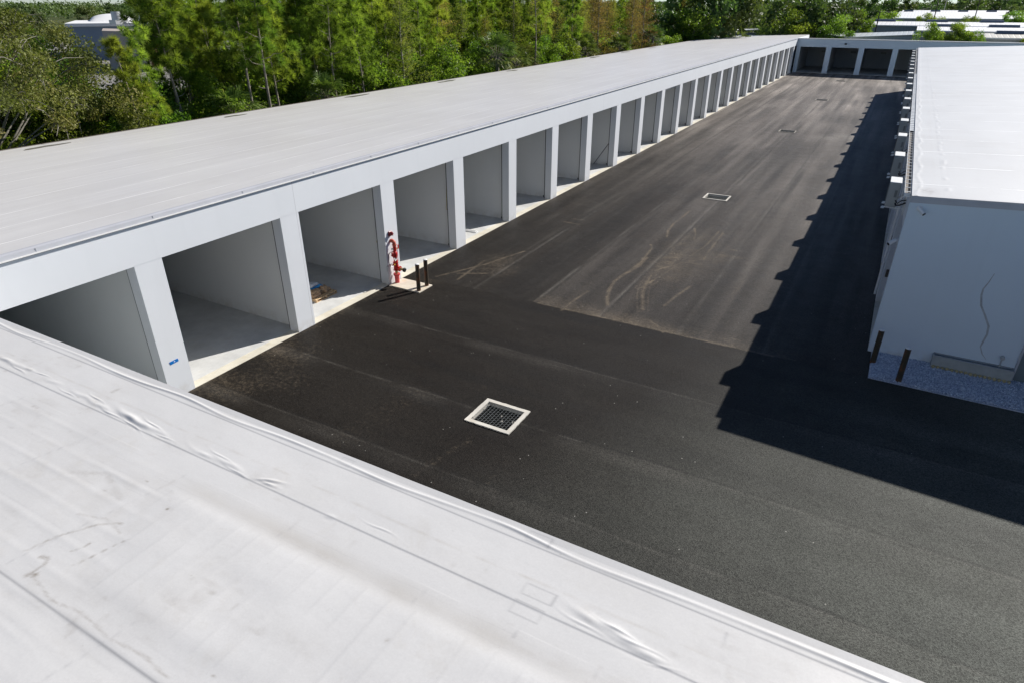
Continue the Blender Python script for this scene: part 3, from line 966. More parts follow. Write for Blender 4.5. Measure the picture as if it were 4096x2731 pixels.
# --- near building, its roof fills the lower left of the picture
near = thing('storage_building', 'near building whose wrinkled white membrane roof fills the foreground', 'building', (12, -12, 0))
TN = lambda u, v, z: (u, -4.71 - v, z)
storage(near, TN, 0.06, 46, [1.2 + S * k for k in range(9)], 18, 4.3, H1, 5.3, partitions=False, tracks=False, ends=(True, True))
NZ = 5.52
WR = [  # wrinkles: x, y, length, width, height, slant
    (5.40, -5.46, .30, .035, .022, -.10), (5.68, -5.47, .34, .040, .024, -.10), (6.03, -5.45, .26, .03, .016, -.12), (6.80, -5.48, .22, .035, .016, -.05),
    (7.55, -5.50, .36, .035, .014, -.10), (8.05, -5.53, .40, .035, .018, -.12), (8.72, -5.50, .40, .045, .034, -.16), (9.02, -5.53, .40, .04, .026, -.16),
    (9.35, -5.52, .34, .035, .018, -.14), (10.35, -5.56, .40, .03, .014, -.12), (10.80, -5.54, .40, .035, .020, -.15), (11.48, -5.53, .16, .022, .022, .25),
    (11.60, -5.50, .16, .02, .018, .15), (11.58, -5.57, .18, .02, .018, -.1), (15.86, -5.47, .40, .045, .036, -.14), (16.10, -5.54, .40, .04, .028, -.14),
    (16.33, -5.58, .28, .03, .018, -.05), (12.6, -5.63, .10, .03, .010, 0), (5.9, -5.53, .30, .014, .014, -.18), (6.4, -5.44, .25, .012, .012, -.05), (7.3, -5.56, .30, .012, .012, -.14), (7.85, -5.44, .30, .013, .012, -.2), (8.45, -5.58, .34, .014, .016, -.12), (8.9, -5.60, .34, .013, .018, -.22), (9.2, -5.46, .30, .013, .016, -.22), (9.6, -5.57, .25, .012, .012, -.1), (10.6, -5.48, .30, .012, .012, -.2), (11.0, -5.60, .25, .012, .014, -.2), (13.2, -5.5, .3, .012, .010, -.1), (15.7, -5.56, .30, .015, .02, -.2), (16.0, -5.46, .3, .013, .018, -.24), (16.25, -5.52, .3, .014, .018, -.1), (16.5, -5.62, .2, .012, .014, .1), (17.4, -5.5, .4, .04, .02, -.1)]


def roof_near(X, Y):
    z = np.full(X.shape, NZ) + (Y + 4.71) * 0.012
    n1, n2 = vnoise(X, Y * 3, 0.9, 61), vnoise(X, Y, 0.5, 62)
    z = np.where(Y > -4.78, z + (Y + 4.78) * 0.10, z)          # edge strip pitches up a little
    # loose roll of membrane along the edge
    wy = -4.825 + 0.035 * (vnoise(X, 0 * Y, 0.9, 63) - .5) + 0.02 * np.sin(X * 2.3)
    amp = 0.012 * (0.25 + 0.9 * vnoise(X, 0 * Y, 0.7, 64))
    z += amp * np.exp(-((Y - wy) / 0.022) ** 2)
    # lap seams
    for y, hgt in ((-4.905, .004), (-5.63, .005), (-7.88, .006)):
        z += hgt / (1 + np.exp(np.clip(-(Y - y) / 0.004, -50, 50)))
    for x, y, L, w, hh, sl_ in WR:
        yy = Y - y - sl_ * (X - x) - 0.02 * np.sin((X - x) * 9)
        z += np.where(X > 15, .30, .44) * hh * (.55 + .9 * vnoise(X, Y, .16, 77)) * np.exp(-((X - x) / L) ** 2 * 2.2) * (np.exp(-(yy / w) ** 2) - 0.25 * np.exp(-((yy + 1.6 * w) / w) ** 2))
    # tapered insulation: raised field with a soft edge towards the parapet
    fld = np.clip((X - 10.35 - 0.30 * (-6.25 - Y)) / 0.8, 0, 1)
    fld = fld * fld * (3 - 2 * fld)
    up_ = 1 / (1 + np.exp(np.clip((Y + 6.23) / 0.045, -50, 50)))
    dn_ = 1 / (1 + np.exp(np.clip((Y + 7.52) / 0.06, -50, 50)))
    z += fld * (0.019 * up_ * (1.2 - .5 * n1) - 0.017 * dn_)
    # deck flutes telegraphing through the membrane
    z += fld * up_ * (1 - dn_) * 0.0022 * (.3 + n1) * np.abs(np.sin((X + .05 * n2) * math.pi / 0.30)) ** 14
    left_ = (1 - fld) * np.clip((-5.95 - Y) / 0.2, 0, 1)
    z += left_ * 0.0030 * (.2 + n1) * (np.abs(np.sin((Y + 0.02 * n2) * math.pi / 0.31)) ** 14)
    z += np.clip((-7.9 - Y) / .1, 0, 1) * 0.0018 * (np.abs(np.sin((Y + 0.03 * n2) * math.pi / 0.36)) ** 6)
    z += np.where(Y > -5.9, 0.004, 0.006) * (vnoise(X, Y * 1.6, 0.55, 65) - 0.5) + 0.003 * (n2 - .5)
    return z


xs = np.concatenate([np.arange(0.06, 2.5, 0.4), np.arange(2.5, 20.5, 0.03), np.arange(20.6, 46.1, 1.2)])
ys = np.concatenate([np.arange(-22.7, -10.2, 1.0), np.arange(-10.2, -6.5, 0.02), np.arange(-6.5, -4.7, 0.009), [-4.69]])
X, Y, V, F = grid(xs, ys, roof_near)
n1, n2 = vnoise(X, Y, 0.5, 71), vnoise(X, Y, 0.13, 72)
stn = np.zeros(X.shape); wsh = np.zeros(X.shape); lin = np.zeros(X.shape)
STL = [([(10.46, -7.78), (10.5, -7.6), (10.44, -7.52), (10.35, -7.55)], .03, .9), ([(10.53, -7.74), (10.56, -7.70)], .035, 1.0), ([(10.1, -7.6), (10.2, -7.3), (10.42, -7.0), (10.6, -6.86)], .02, .7),
       ([(10.75, -7.45), (10.80, -7.25), (10.92, -6.95)], .012, .9), ([(10.55, -7.35), (10.6, -7.2)], .014, .9), ([(10.0, -7.0), (10.4, -6.9), (10.75, -6.95)], .02, .5),
       ([(10.56, -7.74), (11.0, -7.82), (11.4, -7.78), (11.9, -7.80), (12.4, -7.75), (12.75, -7.80)], .018, .6), ([(9.2, -6.6), (9.6, -6.4), (10.2, -6.6)], .05, .3)]
for t, w, a in STL:
    stn = np.maximum(stn, falloff(seg_dist(X + .05 * (n2 - .5), Y + .05 * (n1 - .5), t), w) ** .6 * a)
for x, y, a, b in ((10.87, -6.45, .02, .02), (9.9, -6.6, .02, .015), (14.2, -6.6, .02, .02), (10.2, -6.25, .02, .012), (12.9, -8.0, .02, .02), (16.6, -6.1, .03, .015), (13.1, -7.6, .02, .012)):
    stn = np.maximum(stn, np.exp(-(((X - x) / a) ** 2 + ((Y - y) / b) ** 2)))
# dirty band left by ponding beside the raised field
wsh = np.maximum(wsh, falloff(np.abs(Y + 6.08), 0.20) * np.clip((X - 10.2) / 1, 0, 1) * (0.15 + .55 * n1))
wsh = np.maximum(wsh, np.exp(-(((X - 14.0) / .5) ** 2 + ((Y + 6.1) / .12) ** 2)) * .75 * n1)
wsh = np.maximum(wsh, np.exp(-(((X - 15.1) / .7) ** 2 + ((Y + 6.07) / .10) ** 2)) * .6 * n1)
wsh = np.maximum(wsh, falloff(np.abs(Y + 5.33 + .03 * (n1 - .5)), 0.03) * .5 * n2)
wsh = np.maximum(wsh, np.exp(-(((X - 9.9) / 1.2) ** 2 + ((Y + 6.6) / .5) ** 2)) * .35 * n2)
for y in (-4.905, -5.63, -7.88):
    w = .007 if y > -7 else .010
    lin = np.maximum(lin, falloff(np.abs(Y - y), w * 1.15) * (0.38 + 0.3 * n1))
lin = np.maximum(lin, falloff(np.abs(X - 9.62 - .03 * np.sin(Y * 9) - .22 * (Y + 8.2)), .012) * (Y < -7.9) * .5)
for x0, x1 in ((15.0, 15.32),):
    for (xa, xb, ya, yb) in ((15.02, 15.34, -5.52, -5.38), (15.0, 15.32, -5.76, -5.61)):
        e = np.maximum(np.abs(X - (xa + xb) / 2) - (xb - xa) / 2, np.abs(Y - (ya + yb) / 2) - (yb - ya) / 2)
        lin = np.maximum(lin, falloff(np.abs(e), .016) * .45)
for (xa, xb, ya, yb) in ((14.72, 14.98, -4.87, -4.73), (12.0, 12.2, -4.86, -4.74)):
    e = np.maximum(np.abs(X - (xa + xb) / 2) - (xb - xa) / 2, np.abs(Y - (ya + yb) / 2) - (yb - ya) / 2)
    lin = np.maximum(lin, falloff(np.abs(e), .014) * .35)
lin = np.maximum(lin, falloff(seg_dist(X, Y, [(15.17, -5.77), (15.19, -6.0)]), .012) * .4)
lin = np.maximum(lin, falloff(seg_dist(X, Y, [(15.17, -4.95), (15.18, -5.38)]), .012) * .3)
lin = np.maximum(lin, falloff(seg_dist(X, Y, [(16.9, -5.0), (16.92, -5.3)]), .014) * .4)
fldm = np.clip((X - 10.35 - 0.30 * (-6.25 - Y)) / 0.35, 0, 1) * (Y < -6.2) * (Y > -7.55)
lin = np.maximum(lin, fldm * falloff(np.abs(((X + .03 * n1) / .30) % 1 - .5) * .30, .016) * (.03 + .13 * n1))
lf_ = (1 - fldm) * (Y < -5.9)
lin = np.maximum(lin, lf_ * falloff(np.abs(((Y + .02 * n2) / .155) % 1 - .5) * .155, .010) * (.02 + .20 * n1 * vnoise(X * .6, Y * 4, 1.0, 93)))
lin = np.maximum(lin, lf_ * falloff(np.abs(((X - .22 * (Y + 8)) / 1.83) % 1 - .5) * 1.83, .016) * (.10 + .2 * n2))
g1, g2 = vnoise(X * 3.5, Y * 14, 1.0, 94), vnoise(X * 1.4, Y * 2.0, 1.0, 95)
stn = np.maximum(stn, np.clip((g1 - .62) * 4, 0, 1) * np.clip((g2 - .45) * 2, 0, 1) * .2)
g3 = vnoise(X * 9, Y * 9, 1.0, 96)
stn = np.maximum(stn, np.clip((g3 - .86) * 9, 0, 1) * np.clip((g2 - .40) * 2, 0, 1) * .5)
wsh = np.maximum(wsh, np.clip((g2 - .5) * 1.6, 0, 1) * .18)
np_mesh('roof', V - np.array(near.location), F, M['roof_near'], near, dict(stain=stn.ravel(), wash=wsh.ravel(), line=lin.ravel()), smooth=True)
MB().box(0.06, 46, -4.708, -4.672, NZ - 0.20, NZ + 0.004).build('edge_metal', M['white_metal'], near)

# ------------------------------------------------------------------ storm drains
def drain(x, y, label, hx=0.74, hy=0.66, a=0.13, cm='collar'):
    z = 0.012
    t = thing('storm_drain', label, 'drain', (x, y, 0), 'storm drains down the middle of the paving')
    r_ = np.random.default_rng(int(y * 10))
    mb = MB()
    # four collar sides with ragged outer edges
    def side(p0, p1, q0, q1, nn=14):
        top, tin = [], []
        for i in range(nn + 1):
            f = i / nn
            j = 0.016 * (r_.random() - .5) if 0 < i < nn else 0
            ox, oy = p0[0] + (p1[0] - p0[0]) * f, p0[1] + (p1[1] - p0[1]) * f
            ix, iy = q0[0] + (q1[0] - q0[0]) * f, q0[1] + (q1[1] - q0[1]) * f
            dx, dy = ox - ix, oy - iy
            L = math.hypot(dx, dy)
            top.append((x + ox + dx / L * j, y + oy + dy / L * j))
            tin.append((x + ix, y + iy))
        vs = [(p[0], p[1], z) for p in top] + [(p[0], p[1], z) for p in tin] + [(p[0], p[1], -.1) for p in top] + [(p[0], p[1], -.135) for p in tin]
        k_ = nn + 1
        fs = []
        for i in range(nn):
            fs += [(i, i + 1, k_ + i + 1, k_ + i), (i + 1, i, 2 * k_ + i, 2 * k_ + i + 1), (k_ + i, k_ + i + 1, 3 * k_ + i + 1, 3 * k_ + i)]
        mb.poly(vs, fs)
    O = [(-hx, -hy), (hx, -hy), (hx, hy), (-hx, hy)]
    I = [(-hx + a, -hy + a), (hx - a, -hy + a), (hx - a, hy - a), (-hx + a, hy - a)]
    for i in range(4): side(O[i], O[(i + 1) % 4], I[i], I[(i + 1) % 4])
    mb.build('collar', M[cm], t)
    MB().box(x - hx + a, x + hx - a, y - hy + a, y + hy - a, -0.135, -0.125).build('pit', M['pit'], t)
    g_ = MB()
    zt, zb_ = -0.012, -0.018
    ix0, ix1, iy0, iy1 = x - hx + a + .004, x + hx - a - .004, y - hy + a + .004, y + hy - a - .004
    nb = 12
    st_ = (ix1 - ix0) / nb
    th = 0.006
    for i in range(nb + 1):
        bx_ = ix0 + i * st_
        g_.box(bx_ - th / 2, bx_ + th / 2, iy0, iy1, zb_, zt)
    # crimped cross bars make the honeycomb
    for i in range(nb):
        b0, b1 = ix0 + i * st_, ix0 + (i + 1) * st_
        off = 0.0 if i % 2 else 0.05
        yy = iy0 + off
        while yy < iy1 - .02:
            g_.path([(b0 + .002, yy, zt - .006), ((b0 + b1) / 2, yy + .026, zt - .006), (b1 - .002, yy, zt - .006)], .0045, 4, caps=False)
            yy += 0.115
    g_.build('grate', M['grate'], t)
    return t


DLAB = ['largest storm drain with pale concrete collar, nearest to the white foreground roof',
        'storm drain with pale collar beside the curved tyre marks, second nearest',
        'middle storm drain of the lane with dark grate and thin pale collar',
        'thin pale storm drain fourth along the lane, just short of the far drain',
        'farthest storm drain, in front of the shaded end building']
for i, ((x, y), l) in enumerate(zip(DRAINS, DLAB)): drain(x, y, l, a=.13 if i == 0 else .09, cm='collar' if i < 2 else 'collar_dull')
for s_ in (-1, 1):
    structure(puddle(8.95 + s_ * 1.15, 110.95, .45, .30, 90 + s_, lambda a, b: 0.022).build('pale_patch', M['collar_dull']))
rk = MB()
for q in ((8.52, 4.45), (8.44, 3.75), (8.50, 3.66), (9.60, 4.05), (9.16, 4.12), (9.30, 3.95)):
    for i in range(4):
        a_, b_ = q[0] + .05 * (random.random() - .5), q[1] + .09 * (random.random() - .5)
        rk.path([(a_, b_, -.012), (a_ + .01, b_, .004), (a_, b_ + .008, .012)], [.016, .013, .005], 6)
tag(rk.build('pebbles', M['collar']), 'small pale stones caught on the nearest drain grate', 'stones', kind='stuff')

# ------------------------------------------------------------------ concrete pad, bollards, standpipe
pd = MB().box(0.06, 1.66, 10.32, 11.26, -0.1, 0.045, 0.008).build('concrete_pad', M['pad'])
tag(pd, 'square cream concrete pad under the red standpipe and two brown bollards', 'pad')


def bollard(x, y, z0, label, group, h=1.16, r=0.086):
    t = thing('bollard', label, 'bollard', (x, y, z0), group)
    MB().path([(x, y, z0), (x, y, z0 + h)], r, 20).build('post', M['bollard'], t)
    MB().path([(x, y, z0 + h), (x, y, z0 + h + .012), (x, y, z0 + h + .022), (x, y, z0 + h + .026)], [r + .004, r + .002, r * .6, r * .15], 20).build('cap', M['white_paint'], t)
    return t


bollard(1.53, 10.47, .045, 'brown steel bollard on the concrete pad, nearer of the pair before the standpipe', 'bollards guarding the standpipe')
bollard(1.50, 11.08, .045, 'brown steel bollard on the concrete pad, farther of the pair before the standpipe', 'bollards guarding the standpipe')
bollard(18.46, 12.98, .0, 'dark brown bollard close to the corner of the white end wall', 'bollards at the white building corner', 1.22, .088)
bollard(19.24, 12.0, .0, 'dark brown bollard standing in the gravel at the edge of the asphalt', 'bollards at the white building corner', 1.22, .088)

sx, sy = 0.185, 10.755
sp = thing('standpipe', 'red fire standpipe with valves and hose outlet on the pillar behind the bollards', 'standpipe', (sx, sy, .045))
mb = MB()
mb.path([(sx, sy, .045), (sx, sy, .40)], [.098, .104], 18)
mb.path([(sx, sy, .40), (sx, sy, .47)], .145, 18)
for i in range(8):
    t_ = i * math.pi / 4
    mb.path([(sx + .122 * math.cos(t_), sy + .122 * math.sin(t_), .47), (sx + .122 * math.cos(t_), sy + .122 * math.sin(t_), .495)], .013, 6)
mb.build('base_sleeve', M['red_base'], sp)
MB().path([(sx, sy, .47), (sx, sy, .66)], .062, 14).build('brass_riser', M['brass'], sp)
mb = MB()
mb.path([(sx, sy, .64), (sx, sy, .67)], .13, 16)
mb.path([(sx, sy, .67), (sx, sy, .72), (sx, sy, .86), (sx, sy, .98)], [.085, .105, .112, .085], 16)
mb.path([(sx, sy, .98), (sx, sy, 1.02)], .125, 16)
mb.path([(sx + .05, sy, .74), (sx + .17, sy + .01, .73)], .085, 14)
mb.path([(sx + .17, sy + .01, .73), (sx + .20, sy + .01, .73)], .12, 14)
mb.path([(sx, sy - .02, .9), (sx + .02, sy - .19, .93)], .06, 12)
vb = mb.build('valve_body', M['red'], sp)
MB().path([(sx + .20, sy + .01, .73), (sx + .38, sy + .02, .715)], .058, 14).build('hose_outlet', M['brass'], sp)
mb = MB()
mb.path([(sx + .38, sy + .02, .715), (sx + .39, sy + .02, .714), (sx + .45, sy + .02, .71), (sx + .47, sy + .02, .71)], [.06, .098, .098, .06], 14)
mb.build('outlet_cap', M['black'], sp)
mb = MB()
mb.path([(sx, sy, 1.02), (sx, sy, 1.13)], .085, 12)
mb.path([(sx, sy - .01, 1.20), (sx, sy - .02, 1.26), (sx, sy - .02, 1.38), (sx, sy - .02, 1.47), (sx, sy - .02, 1.52)], [.078, .095, .115, .115, .075], 12)
mb.path([(sx - .02, sy - .10, 1.37), (sx - .02, sy - .17, 1.37)], .06, 10)
mb.path([(sx - .02, sy - .10, 1.47), (sx - .02, sy - .17, 1.47)], .045, 10)
mb.path([(sx, sy, 1.52), (sx, sy, 1.74)], .074, 14)
mb.build('backflow_valve', M['red'], sp)
MB().path([(sx, sy - .01, 1.10), (sx, sy - .01, 1.30)], .07, 12).build('relief_pipe', M['galv'], sp)
mb = MB()
mb.path([(sx, sy, 1.74), (sx, sy, 1.78), (sx, sy, 1.86), (sx - .012, sy, 1.93), (sx - .06, sy, 1.98), (sx - .185, sy, 1.985)], [.085, .070, .074, .080, .078, .072], 14)
mb.path([(sx, sy, 1.80), (sx, sy, 1.835)], .098, 14)
mb.path([(sx - .11, sy, 1.985), (sx - .13, sy, 1.985)], .088, 14)
mb.build('elbow_pipe', M['red_faded'], sp)
mb = MB()
mb.path([(sx, sy + .05, 1.60), (sx + .02, sy + .15, 1.62)], .04, 10)
mb.build('side_valve', M['brass'], sp)
mb = MB()
mb.path([(sx + .02, sy + .15, 1.62), (sx + .02, sy + .22, 1.66)], .012, 6)
mb.box(sx + .0, sx + .04, sy + .20, sy + .235, 1.58, 1.76)
mb.build('valve_handle', M['red'], sp)
MB().path([(sx + .02, sy + .14, 1.58), (sx + .02, sy + .14, .98)], .014, 8).build('drain_tube', M['galv'], sp)
MB().path([(sx, sy - .12, 1.55), (sx - .06, sy - .24, 1.53), (sx - .08, sy - .33, 1.42), (sx - .08, sy - .35, 1.25), (sx - .08, sy - .33, 1.05), (sx - .08, sy - .30, .96)], .013, 6).build('signal_cable', M['black'], sp)
mb = MB()
t_ = [(sx + .02, sy - .16 + .055 * math.cos(a), 1.66 + .055 * math.sin(a)) for a in np.linspace(0, 2 * math.pi, 13)]
mb.path([(sx - .01, sy - .16, 1.66), (sx + .02, sy - .16, 1.66)], .058, 14)
mb.build('gauge', M['galv'], sp)
mb = MB()
mb.box(sx + .05, sx + .06, sy - .15, sy - .05, 1.18, 1.27)
mb.box(sx + .06, sx + .07, sy - .12, sy - .01, 1.10, 1.16)
mb.box(sx + .12, sx + .128, sy + .0, sy + .11, 1.00, 1.06)
mb.build('hang_tag', M['plate'], sp)
MB().path([(sx + .075, sy - .165, .965), (sx + .082, sy - .165, .965)], .035, 12).build('yellow_tag', M['yellow'], sp)
mb = MB()
for a, b in (((.02, sy - .40, .92), (.24, sy - .40, .92)), ((.02, sy - .40, .92), (.02, sy - .40, .66)), ((.02, sy - .02, .92), (.24, sy - .02, .92)), ((.24, sy - .40, .92), (.24, sy - .02, .92)), ((.02, sy - .40, .92), (.02, sy - .02, .92))):
    mb.tube(a, b, .012, 6)
mb.build('shadow_outline_frame', M['steel'], sp)  # tube frame standing in for the box-shaped shadow on the pillar

sp.scale = (1, 1, .95)
al = thing('fire_alarm', 'dark red fire alarm horn mounted on the pillar above the standpipe', 'alarm', (0, 10.74, 2.2))
MB().box(-.004, .06, 10.64, 10.82, 2.09, 2.30, .012).build('back_box', M['dark_red'], al)
mb = MB()
mb.path([(.06, 10.75, 2.20), (.11, 10.75, 2.20), (.16, 10.76, 2.19)], [.085, .08, .05], 12)
mb.build('horn', M['dark_red'], al)
MB().box(.09, .15, 10.79, 10.815, 2.10, 2.15).build('strobe_lens', M['plate'], al)

tp = MB()
tp.poly([(.0015, .235, 1.205), (.0015, .515, 1.215), (.0015, .53, 1.12), (.0015, .25, 1.11), (.0045, .235, 1.205), (.0045, .515, 1.215), (.0045, .53, 1.12), (.0045, .25, 1.11)],
        [(4, 7, 6, 5), (0, 1, 2, 3), (0, 4, 5, 1), (1, 5, 6, 2), (2, 6, 7, 3), (3, 7, 4, 0)])
tpt = thing('tape_strip', 'torn strip of blue masking tape stuck on the nearest pillar', 'tape', (0, .38, 1.14))
tp.build('tape', M['tape'], tpt)
MB().box(.0046, .0056, .375, .415, 1.15, 1.175).build('pale_mark', M['plate'], tpt)

# ------------------------------------------------------------------ pallet and sacks
px, py = -1.80, 8.05
pl = thing('pallet', 'wooden pallet on the concrete floor inside the second full bay', 'pallet', (px, py, .02))
for i in range(3):
    y_ = py - .575 + i * .56
    MB().box(px - .5, px + .5, y_, y_ + .04, .045, .125).build('stringer', M['wood'], pl)
for i in range(7):
    x_ = px - .5 + i * .151
    MB().box(x_, x_ + .095, py - .6, py + .6, .127, .147).build('deck_board', M['wood'], pl)
for i in range(3):
    x_ = px - .5 + i * .45
    MB().box(x_, x_ + .095, py - .6, py + .6, .022, .043).build('bottom_board', M['wood'], pl)


def sack(x, y, z, lx, ly, h, rz, mat, label, name='sack', group=None, crumple=0.012, seed=1, cat='sack'):
    nx, ny = 14, 20
    u = np.linspace(-1, 1, nx); v = np.linspace(-1, 1, ny)
    U, Vv = np.meshgrid(u, v, indexing='ij')
    prof_ = (np.clip(1 - U ** 4, 0, 1) ** .45) * (np.clip(1 - Vv ** 4, 0, 1) ** .45)
    nz_ = vnoise(U * 4 + seed * 3 + 20, Vv * 4 + seed + 20, 1.0, seed) - .5
    top = h * (.25 + .75 * prof_) + crumple * nz_ * 2
    bot = h * .25 * (1 - prof_)
    P = []
    for Z in (top, bot):
        P.append(np.stack([(U * lx / 2).ravel(), (Vv * ly / 2).ravel(), Z.ravel()], 1))
    V_ = np.concatenate(P)
    i = (np.arange(nx - 1)[:, None] * ny + np.arange(ny - 1)[None]).ravel()
    F1 = np.stack([i, i + ny, i + ny + 1, i + 1], 1)
    F_ = np.concatenate([F1, F1[:, ::-1] + nx * ny])
    b = np.concatenate([np.arange(ny) , np.arange(ny) + (nx - 1) * ny])
    ring = list(range(ny)) + [j * ny + ny - 1 for j in range(1, nx)] + [(nx - 1) * ny + j for j in range(ny - 2, -1, -1)] + [j * ny for j in range(nx - 2, 0, -1)]
    ring = np.array(ring)
    F3 = np.stack([ring, np.roll(ring, -1), np.roll(ring, -1) + nx * ny, ring + nx * ny], 1)
    F_ = np.concatenate([F_, F3])
    o_ = np_mesh(name, V_, F_, mat, smooth=True)
    o_.location = (x, y, z)
    o_.rotation_euler = (0, 0, rz)
    return tag(o_, label, cat, group)


G1 = 'sacks lying on the pallet'
s1 = sack(-1.66, 7.78, .149, .36, .55, .13, .06, M['kraft'], 'brown paper sack lowest in the front stack on the pallet', group=G1, seed=3)
s2 = sack(-1.66, 7.77, .275, .36, .54, .13, -.05, M['kraft'], 'brown paper sack on top of the front stack on the pallet', group=G1, seed=4)
for s_, zz_ in ((s1, .07), (s2, .07)):
    MB().poly([(.1795, .14, zz_ - .03), (.1795, .20, zz_ - .03), (.1795, .20, zz_ + .02), (.1795, .14, zz_ + .02), (.182, .14, zz_ - .03), (.182, .20, zz_ - .03), (.182, .20, zz_ + .02), (.182, .14, zz_ + .02)],
              [(4, 5, 6, 7), (3, 2, 1, 0), (0, 1, 5, 4), (2, 3, 7, 6), (1, 2, 6, 5), (3, 0, 4, 7)]).build('printed_square', M['black'], s_, local=True)
sack(-1.68, 8.30, .149, .40, .44, .20, .3, M['kraft'], 'crumpled open brown paper sack at the pallet front edge', group=G1, crumple=.07, seed=5)
sack(-2.10, 8.32, .149, .40, .5, .10, .1, M['kraft'], 'flattened brown paper sack at the back of the pallet', group=G1, crumple=.04, seed=6)
sack(-2.06, 8.02, .149, .40, .62, .16, .1, M['kraft'], 'brown paper sack under the blue and white sacks', group=G1, seed=7)
sack(-2.02, 8.14, .305, .36, .55, .12, -.15, M['bag_blue'], 'blue printed plastic sack in the middle of the rear stack', group=G1, seed=8)
sack(-2.02, 8.00, .425, .36, .50, .13, .1, M['bag_white'], 'white plastic sack on top of the rear stack', group=G1, seed=9)

for i, (y0, l) in enumerate(((18.42, 'white trim board lying by the wall in the fourth bay, upper of two'), (18.26, 'white trim board on the bay floor nearest the sunlit edge'))):
    b = thing('trim_board', l, 'board', (-1.0, y0, .02), 'white boards on the bay floor', 0)
    MB().box(-1.55 + .1 * i, -.52 + .05 * i, y0 - .05, y0 + .05, .021, .06).build('plank', M['white_paint'], b)
    MB().box(-1.50 + .1 * i, -.60 + .05 * i, y0 - .045, y0 - .02, .0605, .085).build('edge_lip', M['white_paint'], b)
lp = MB().path([(-1.55, 36.52, .03), (-.48, 36.60, 1.62)], .022, 8).build('leaning_pole', M['track'])
tag(lp, 'dark metal pole leaning against the partition in the seventh bay', 'pole')

# ------------------------------------------------------------------ air conditioners along the eave
def ac_unit():
    t = thing('air_conditioner', 'nearest wall-mounted air conditioner, at the corner of the white building', 'air conditioner', (XR, 16.6, 4.3), 'air conditioners under the eave')
    x0, x1, y0, y1 = XR - .62, XR - .28, 16.15, 17.05
    z0, z1 = 4.46, 5.29
    MB().box(x0, x1, y0, y1, z0, z1 - .012, .02).build('casing', M['ac_case'], t)
    MB().box(x0 - .008, x1 + .008, y0 - .008, y1 + .008, z1 - .012, z1 + .012, .008).build('lid', M['ac_lid'], t)
    sp_ = MB().box(x0 + .05, x1 - .02, y0 - .012, y0 - .001, z0 + .18, z0 + .62).build('service_panel', M['ac_case'], t)
    MB().box(x0 + .20, x1 - .06, y0 - .020, y0 - .013, z0 + .34, z0 + .58).build('grip', M['ac_dark'], sp_)
    mb = MB()
    for rr in (.30, .24, .18, .12, .06):
        mb.path([(x0 - .012, 16.52 + rr * math.cos(a), 4.87 + rr * math.sin(a)) for a in np.linspace(0, 2 * math.pi, 21)], .006, 4, caps=False)
    mb.box(x0 - .006, x0 - .001, 16.2, 16.84, 4.55, 5.19)
    mb.build('fan_grille', M['ac_dark'], t)
    for y in (16.24, 16.92):
        mb = MB()
        mb.box(XR - .70, XR - .005, y - .02, y + .02, 4.40, 4.44)
        mb.box(XR - .045, XR - .003, y - .022, y + .022, 4.2, 4.9)
        mb.tube((XR - .42, y, 4.42), (XR - .03, y, 4.86), .016, 6)
        mb.box(XR - .72, XR - .62, y - .07, y + .07, 4.375, 4.40)
        mb.build('bracket', M['white_metal'], t)
    mb = MB()
    for y in (16.24, 16.92):
        for x in (x0 + .04, x1 - .04): mb.path([(x, y, 4.44), (x, y, 4.465)], .025, 8)
    mb.build('foot', M['black'], t)
    mb = MB()
    mb.path([(x1 - .04, y0 - .01, 4.60), (x1 - .02, y0 - .10, 4.56), (x1 + .10, y0 - .13, 4.58), (XR - .02, y0 - .05, 4.66)], .028, 6)
    mb.path([(x1 - .06, y0 - .01, 4.70), (x1 + .02, y0 - .09, 4.62), (x1 + .12, y0 - .06, 4.72), (XR - .02, y0, 4.74)], .018, 6)
    mb.build('refrigerant_hose', M['black'], t)
    return t


ac0 = ac_unit()
for k in range(1, 17):
    c = copy_tree(ac0)
    c.location.y += SR * k
    c['label'] = '%s air conditioner from the near corner, under the eave of the white building' % ordinal(k + 1) if k < 16 else 'farthest air conditioner under the eave of the white building'


# ------------------------------------------------------------------ security cameras
def sec_camera(name, label, base, axis, aim):
    t = thing(name, label, 'camera', base, 'security cameras on the white building')
    b = Vector(base); a = Vector(axis); e = b + a * .10
    d = Vector(aim).normalized()
    MB().path([b, b + a * .03], .085, 14).build('mount', M['white_metal'], t)
    MB().path([b + a * .03, e], .022, 8).build('arm', M['white_metal'], t)
    MB().path([e - d * .05, e + d * .22], .062, 12).build('camera_body', M['white_metal'], t)
    MB().path([e + d * .215, e + d * .232], .054, 12).build('lens', M['black'], t)


sec_camera('security_camera', 'white bullet camera high on the end wall under the roof corner', (18.56, YR - .006, 5.08), (0, -1, 0), (.6, -.5, -.5))
sec_camera('security_camera', 'white bullet camera on the lane side of the end wall corner', (XR - .001, 14.35, 3.82), (-1, 0, 0), (-.55, -.45, -.35))

# ------------------------------------------------------------------ trees
def leaf_quads(P, size, rng_, aspect=1.0, flat=0.0, droop=None):
    """one quad per point, random orientation; returns V,F"""
    n_ = len(P)
    a = rng_.normal(size=(n_, 3)); a[:, 2] *= (1 - flat)
    a /= np.linalg.norm(a, axis=1)[:, None] + 1e-9
    b = rng_.normal(size=(n_, 3))
    b -= a * (a * b).sum(1)[:, None]
    b /= np.linalg.norm(b, axis=1)[:, None] + 1e-9
    s_ = size * (0.6 + 0.8 * rng_.random(n_))[:, None]
    A, B = a * s_, b * s_ * aspect
    V_ = np.stack([P - A * .5, P + B * .5, P + A * .5, P - B * .5], 1).reshape(-1, 3)
    F_ = np.arange(n_ * 4).reshape(-1, 4)
    return V_, F_


